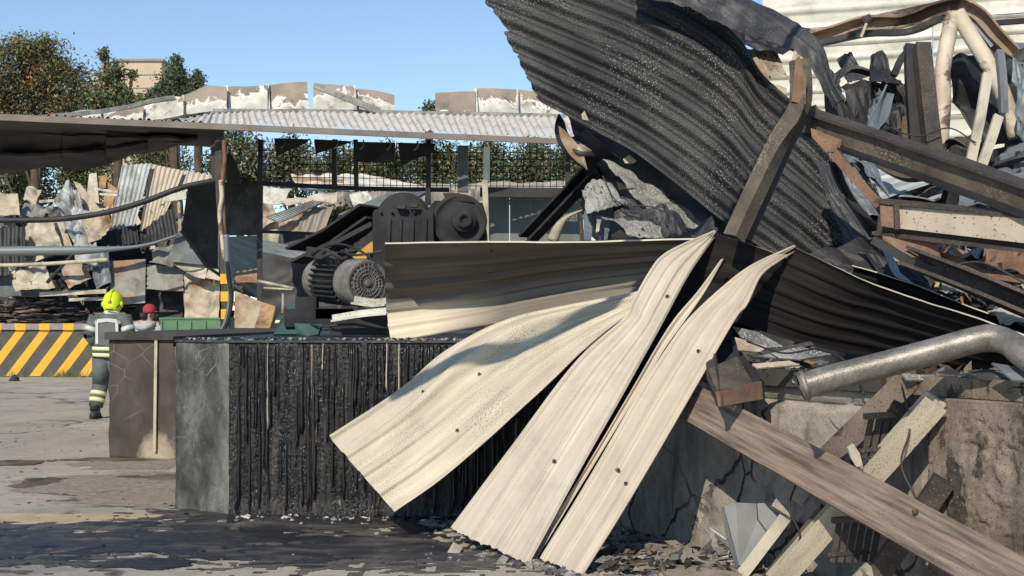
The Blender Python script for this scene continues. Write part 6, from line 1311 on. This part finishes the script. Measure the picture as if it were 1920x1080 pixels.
shell('collar', hood_w, [(1.565, .125, .105, .143, .04), (1.60, .128, .11, .145, .045), (1.66, .105, .105, .148, .055), (1.68, .085, .09, .148, .06)], L, ff, folds=.12)
hp = [(1.635, .100, .110, .152, .05), (1.66, .128, .135, .152, .06), (1.70, .140, .155, .152, .07), (1.76, .146, .168, .152, .08), (1.83, .140, .165, .152, .085), (1.88, .118, .14, .152, .085), (1.92, .08, .10, .152, .085), (1.94, .035, .05, .152, .085)]
hel = shell('helmet', helmet_m, hp, L, ff, n=28)
m = MB(); m.tube([L + (.152, -.095, 1.76), L + (.152, -.075, 1.86), L + (.152, -.01, 1.93), L + (.152, .08, 1.955), L + (.152, .18, 1.92)], [.012, .02, .024, .02, .012], 8); m.build('crest', helmet_m, ff)
m = MB()
for s_ in (-1, 1): m.lathe(L + (.152 + s_ * .13, .06, 1.74), (s_, 0, 0), [(0, .05), (.025, .045), (.03, .02)], 14)
m.build('ear_mount', helmet_m, ff)
m = MB(); m.tube([L + (.245, -.05, 1.70), L + (.285, .03, 1.735), L + (.295, .12, 1.78)], .012, 6); m.tube([L + (.10, -.108, 1.665), L + (.152, -.118, 1.66), L + (.21, -.108, 1.665)], .010, 6); m.build('strap', boot_m, ff)
m = MB()
m.box(L + (.152, -.088, 1.775), (.022, .012, .02)); m.build('rear_badge', fire_panel, ff)
# ---- man in a red cap: back to the camera, head turned right
fx, fy = P(272, 700, 22.3)[:2]
J = dict(pelvis=(0, .02, .93), waist=(0, .02, 1.08), chest=(0, .0, 1.32), neck=(.03, .03, 1.49), jaw=(.065, .06, 1.56), skull=(.055, .06, 1.645),
         lshoulder=(-.19, 0, 1.40), lelbow=(-.25, .02, 1.14), lwrist=(-.16, .22, 1.05), rshoulder=(.19, .02, 1.40), relbow=(.27, .10, 1.17), rwrist=(.30, .33, 1.22),
         lhip=(-.10, 0, .88), lknee=(-.11, .03, .48), lankle=(-.12, -.04, .09), ltoe=(-.14, .13, .04), rhip=(.10, 0, .88), rknee=(.11, .03, .48), rankle=(.12, -.04, .09), rtoe=(.14, .13, .04))
hand(J, 'l', (.2, .8, .0), (.5, .1, .3)); hand(J, 'r', (.1, .8, .2), (-.5, .1, .3))
man, body, L = person((fx, fy, 0), 'man in a red cap and light grey hoodie bending over beside the green box', J, [skin_m, hoodie_m, jeans_m, boot_m], lambda c: 0 if (c[2] > 1.455 or (c[1] > .27 and c[2] > 1.0)) else (1 if c[2] > .9 else (2 if c[2] > .09 else 3)), RAD)
shell('hoodie', hoodie_m, [(.84, .20, .15, 0, .01), (.95, .215, .16, 0, .01), (1.10, .215, .155, 0, .01), (1.28, .225, .15, 0, .0), (1.38, .225, .135, 0, .0), (1.45, .15, .11, .015, .01), (1.49, .085, .085, .03, .03)], L, man, folds=.12)
m = MB(); m.tube(catmull([L + (-.13, .02, 1.44), L + (-.10, -.11, 1.42), L + (.01, -.16, 1.38), L + (.12, -.11, 1.42), L + (.15, .03, 1.44)], 14), [.03, .045, .05, .055, .06, .06, .06, .06, .06, .06, .055, .05, .045, .03], 10); m.build('hood', hoodie_m, man)
for s in 'lr':
    ring('sleeve', hoodie_m, L + np.array(J[s + 'shoulder']), L + np.array(J[s + 'elbow']), .098, .078, -.08, 1.05, man); ring('sleeve', hoodie_m, L + np.array(J[s + 'elbow']), L + np.array(J[s + 'wrist']), .076, .052, -.1, .95, man)
cpf = [(1.615, .098, .118, .055, .055), (1.64, .103, .124, .055, .055), (1.69, .100, .120, .055, .055), (1.73, .080, .098, .055, .055), (1.755, .045, .055, .055, .055), (1.762, .01, .012, .055, .055)]
shell('cap', red_cap, cpf, L, man, n=24)
slabv = [L + np.array(p) for p in ((.13, .0, 1.628), (.19, .02, 1.634), (.215, .08, 1.632), (.205, .14, 1.628), (.15, .17, 1.628), (.11, .12, 1.63))]
k = len(slabv); V = slabv + [p + (0, 0, .012) for p in slabv]
mk('cap_brim', V, [tuple(range(k))[::-1], tuple(range(k, 2 * k))] + [(i, (i + 1) % k, (i + 1) % k + k, i + k) for i in range(k)], red_cap, man)
m = MB(); m.tube([L + (-.02, -.05, 1.615), L + (-.015, -.055, 1.56), L + (.0, -.04, 1.53)], [.05, .055, .045], 10); m.build('hair', hair_m, man)
# nose, ear, eyes, mouth on the head turned right
m = MB(); m.tube([L + (.145, .09, 1.60), L + (.172, .10, 1.575), L + (.150, .10, 1.555)], [.010, .016, .012], 8)
m.tube([L + (.075, -.035, 1.60), L + (.082, -.045, 1.585), L + (.075, -.038, 1.56)], [.012, .018, .010], 8); m.build('face_features', skin_m, man)
m = MB(); m.rock(L + (.138, .06, 1.603), (.010, .012, .006)); m.rock(L + (.142, .12, 1.603), (.010, .012, .006)); m.build('eyes', boot_m, man)
m = MB(); m.tube([L + (.135, .06, 1.53), L + (.148, .09, 1.532), L + (.142, .12, 1.53)], .006, 6); m.build('mouth', red_cap, man)
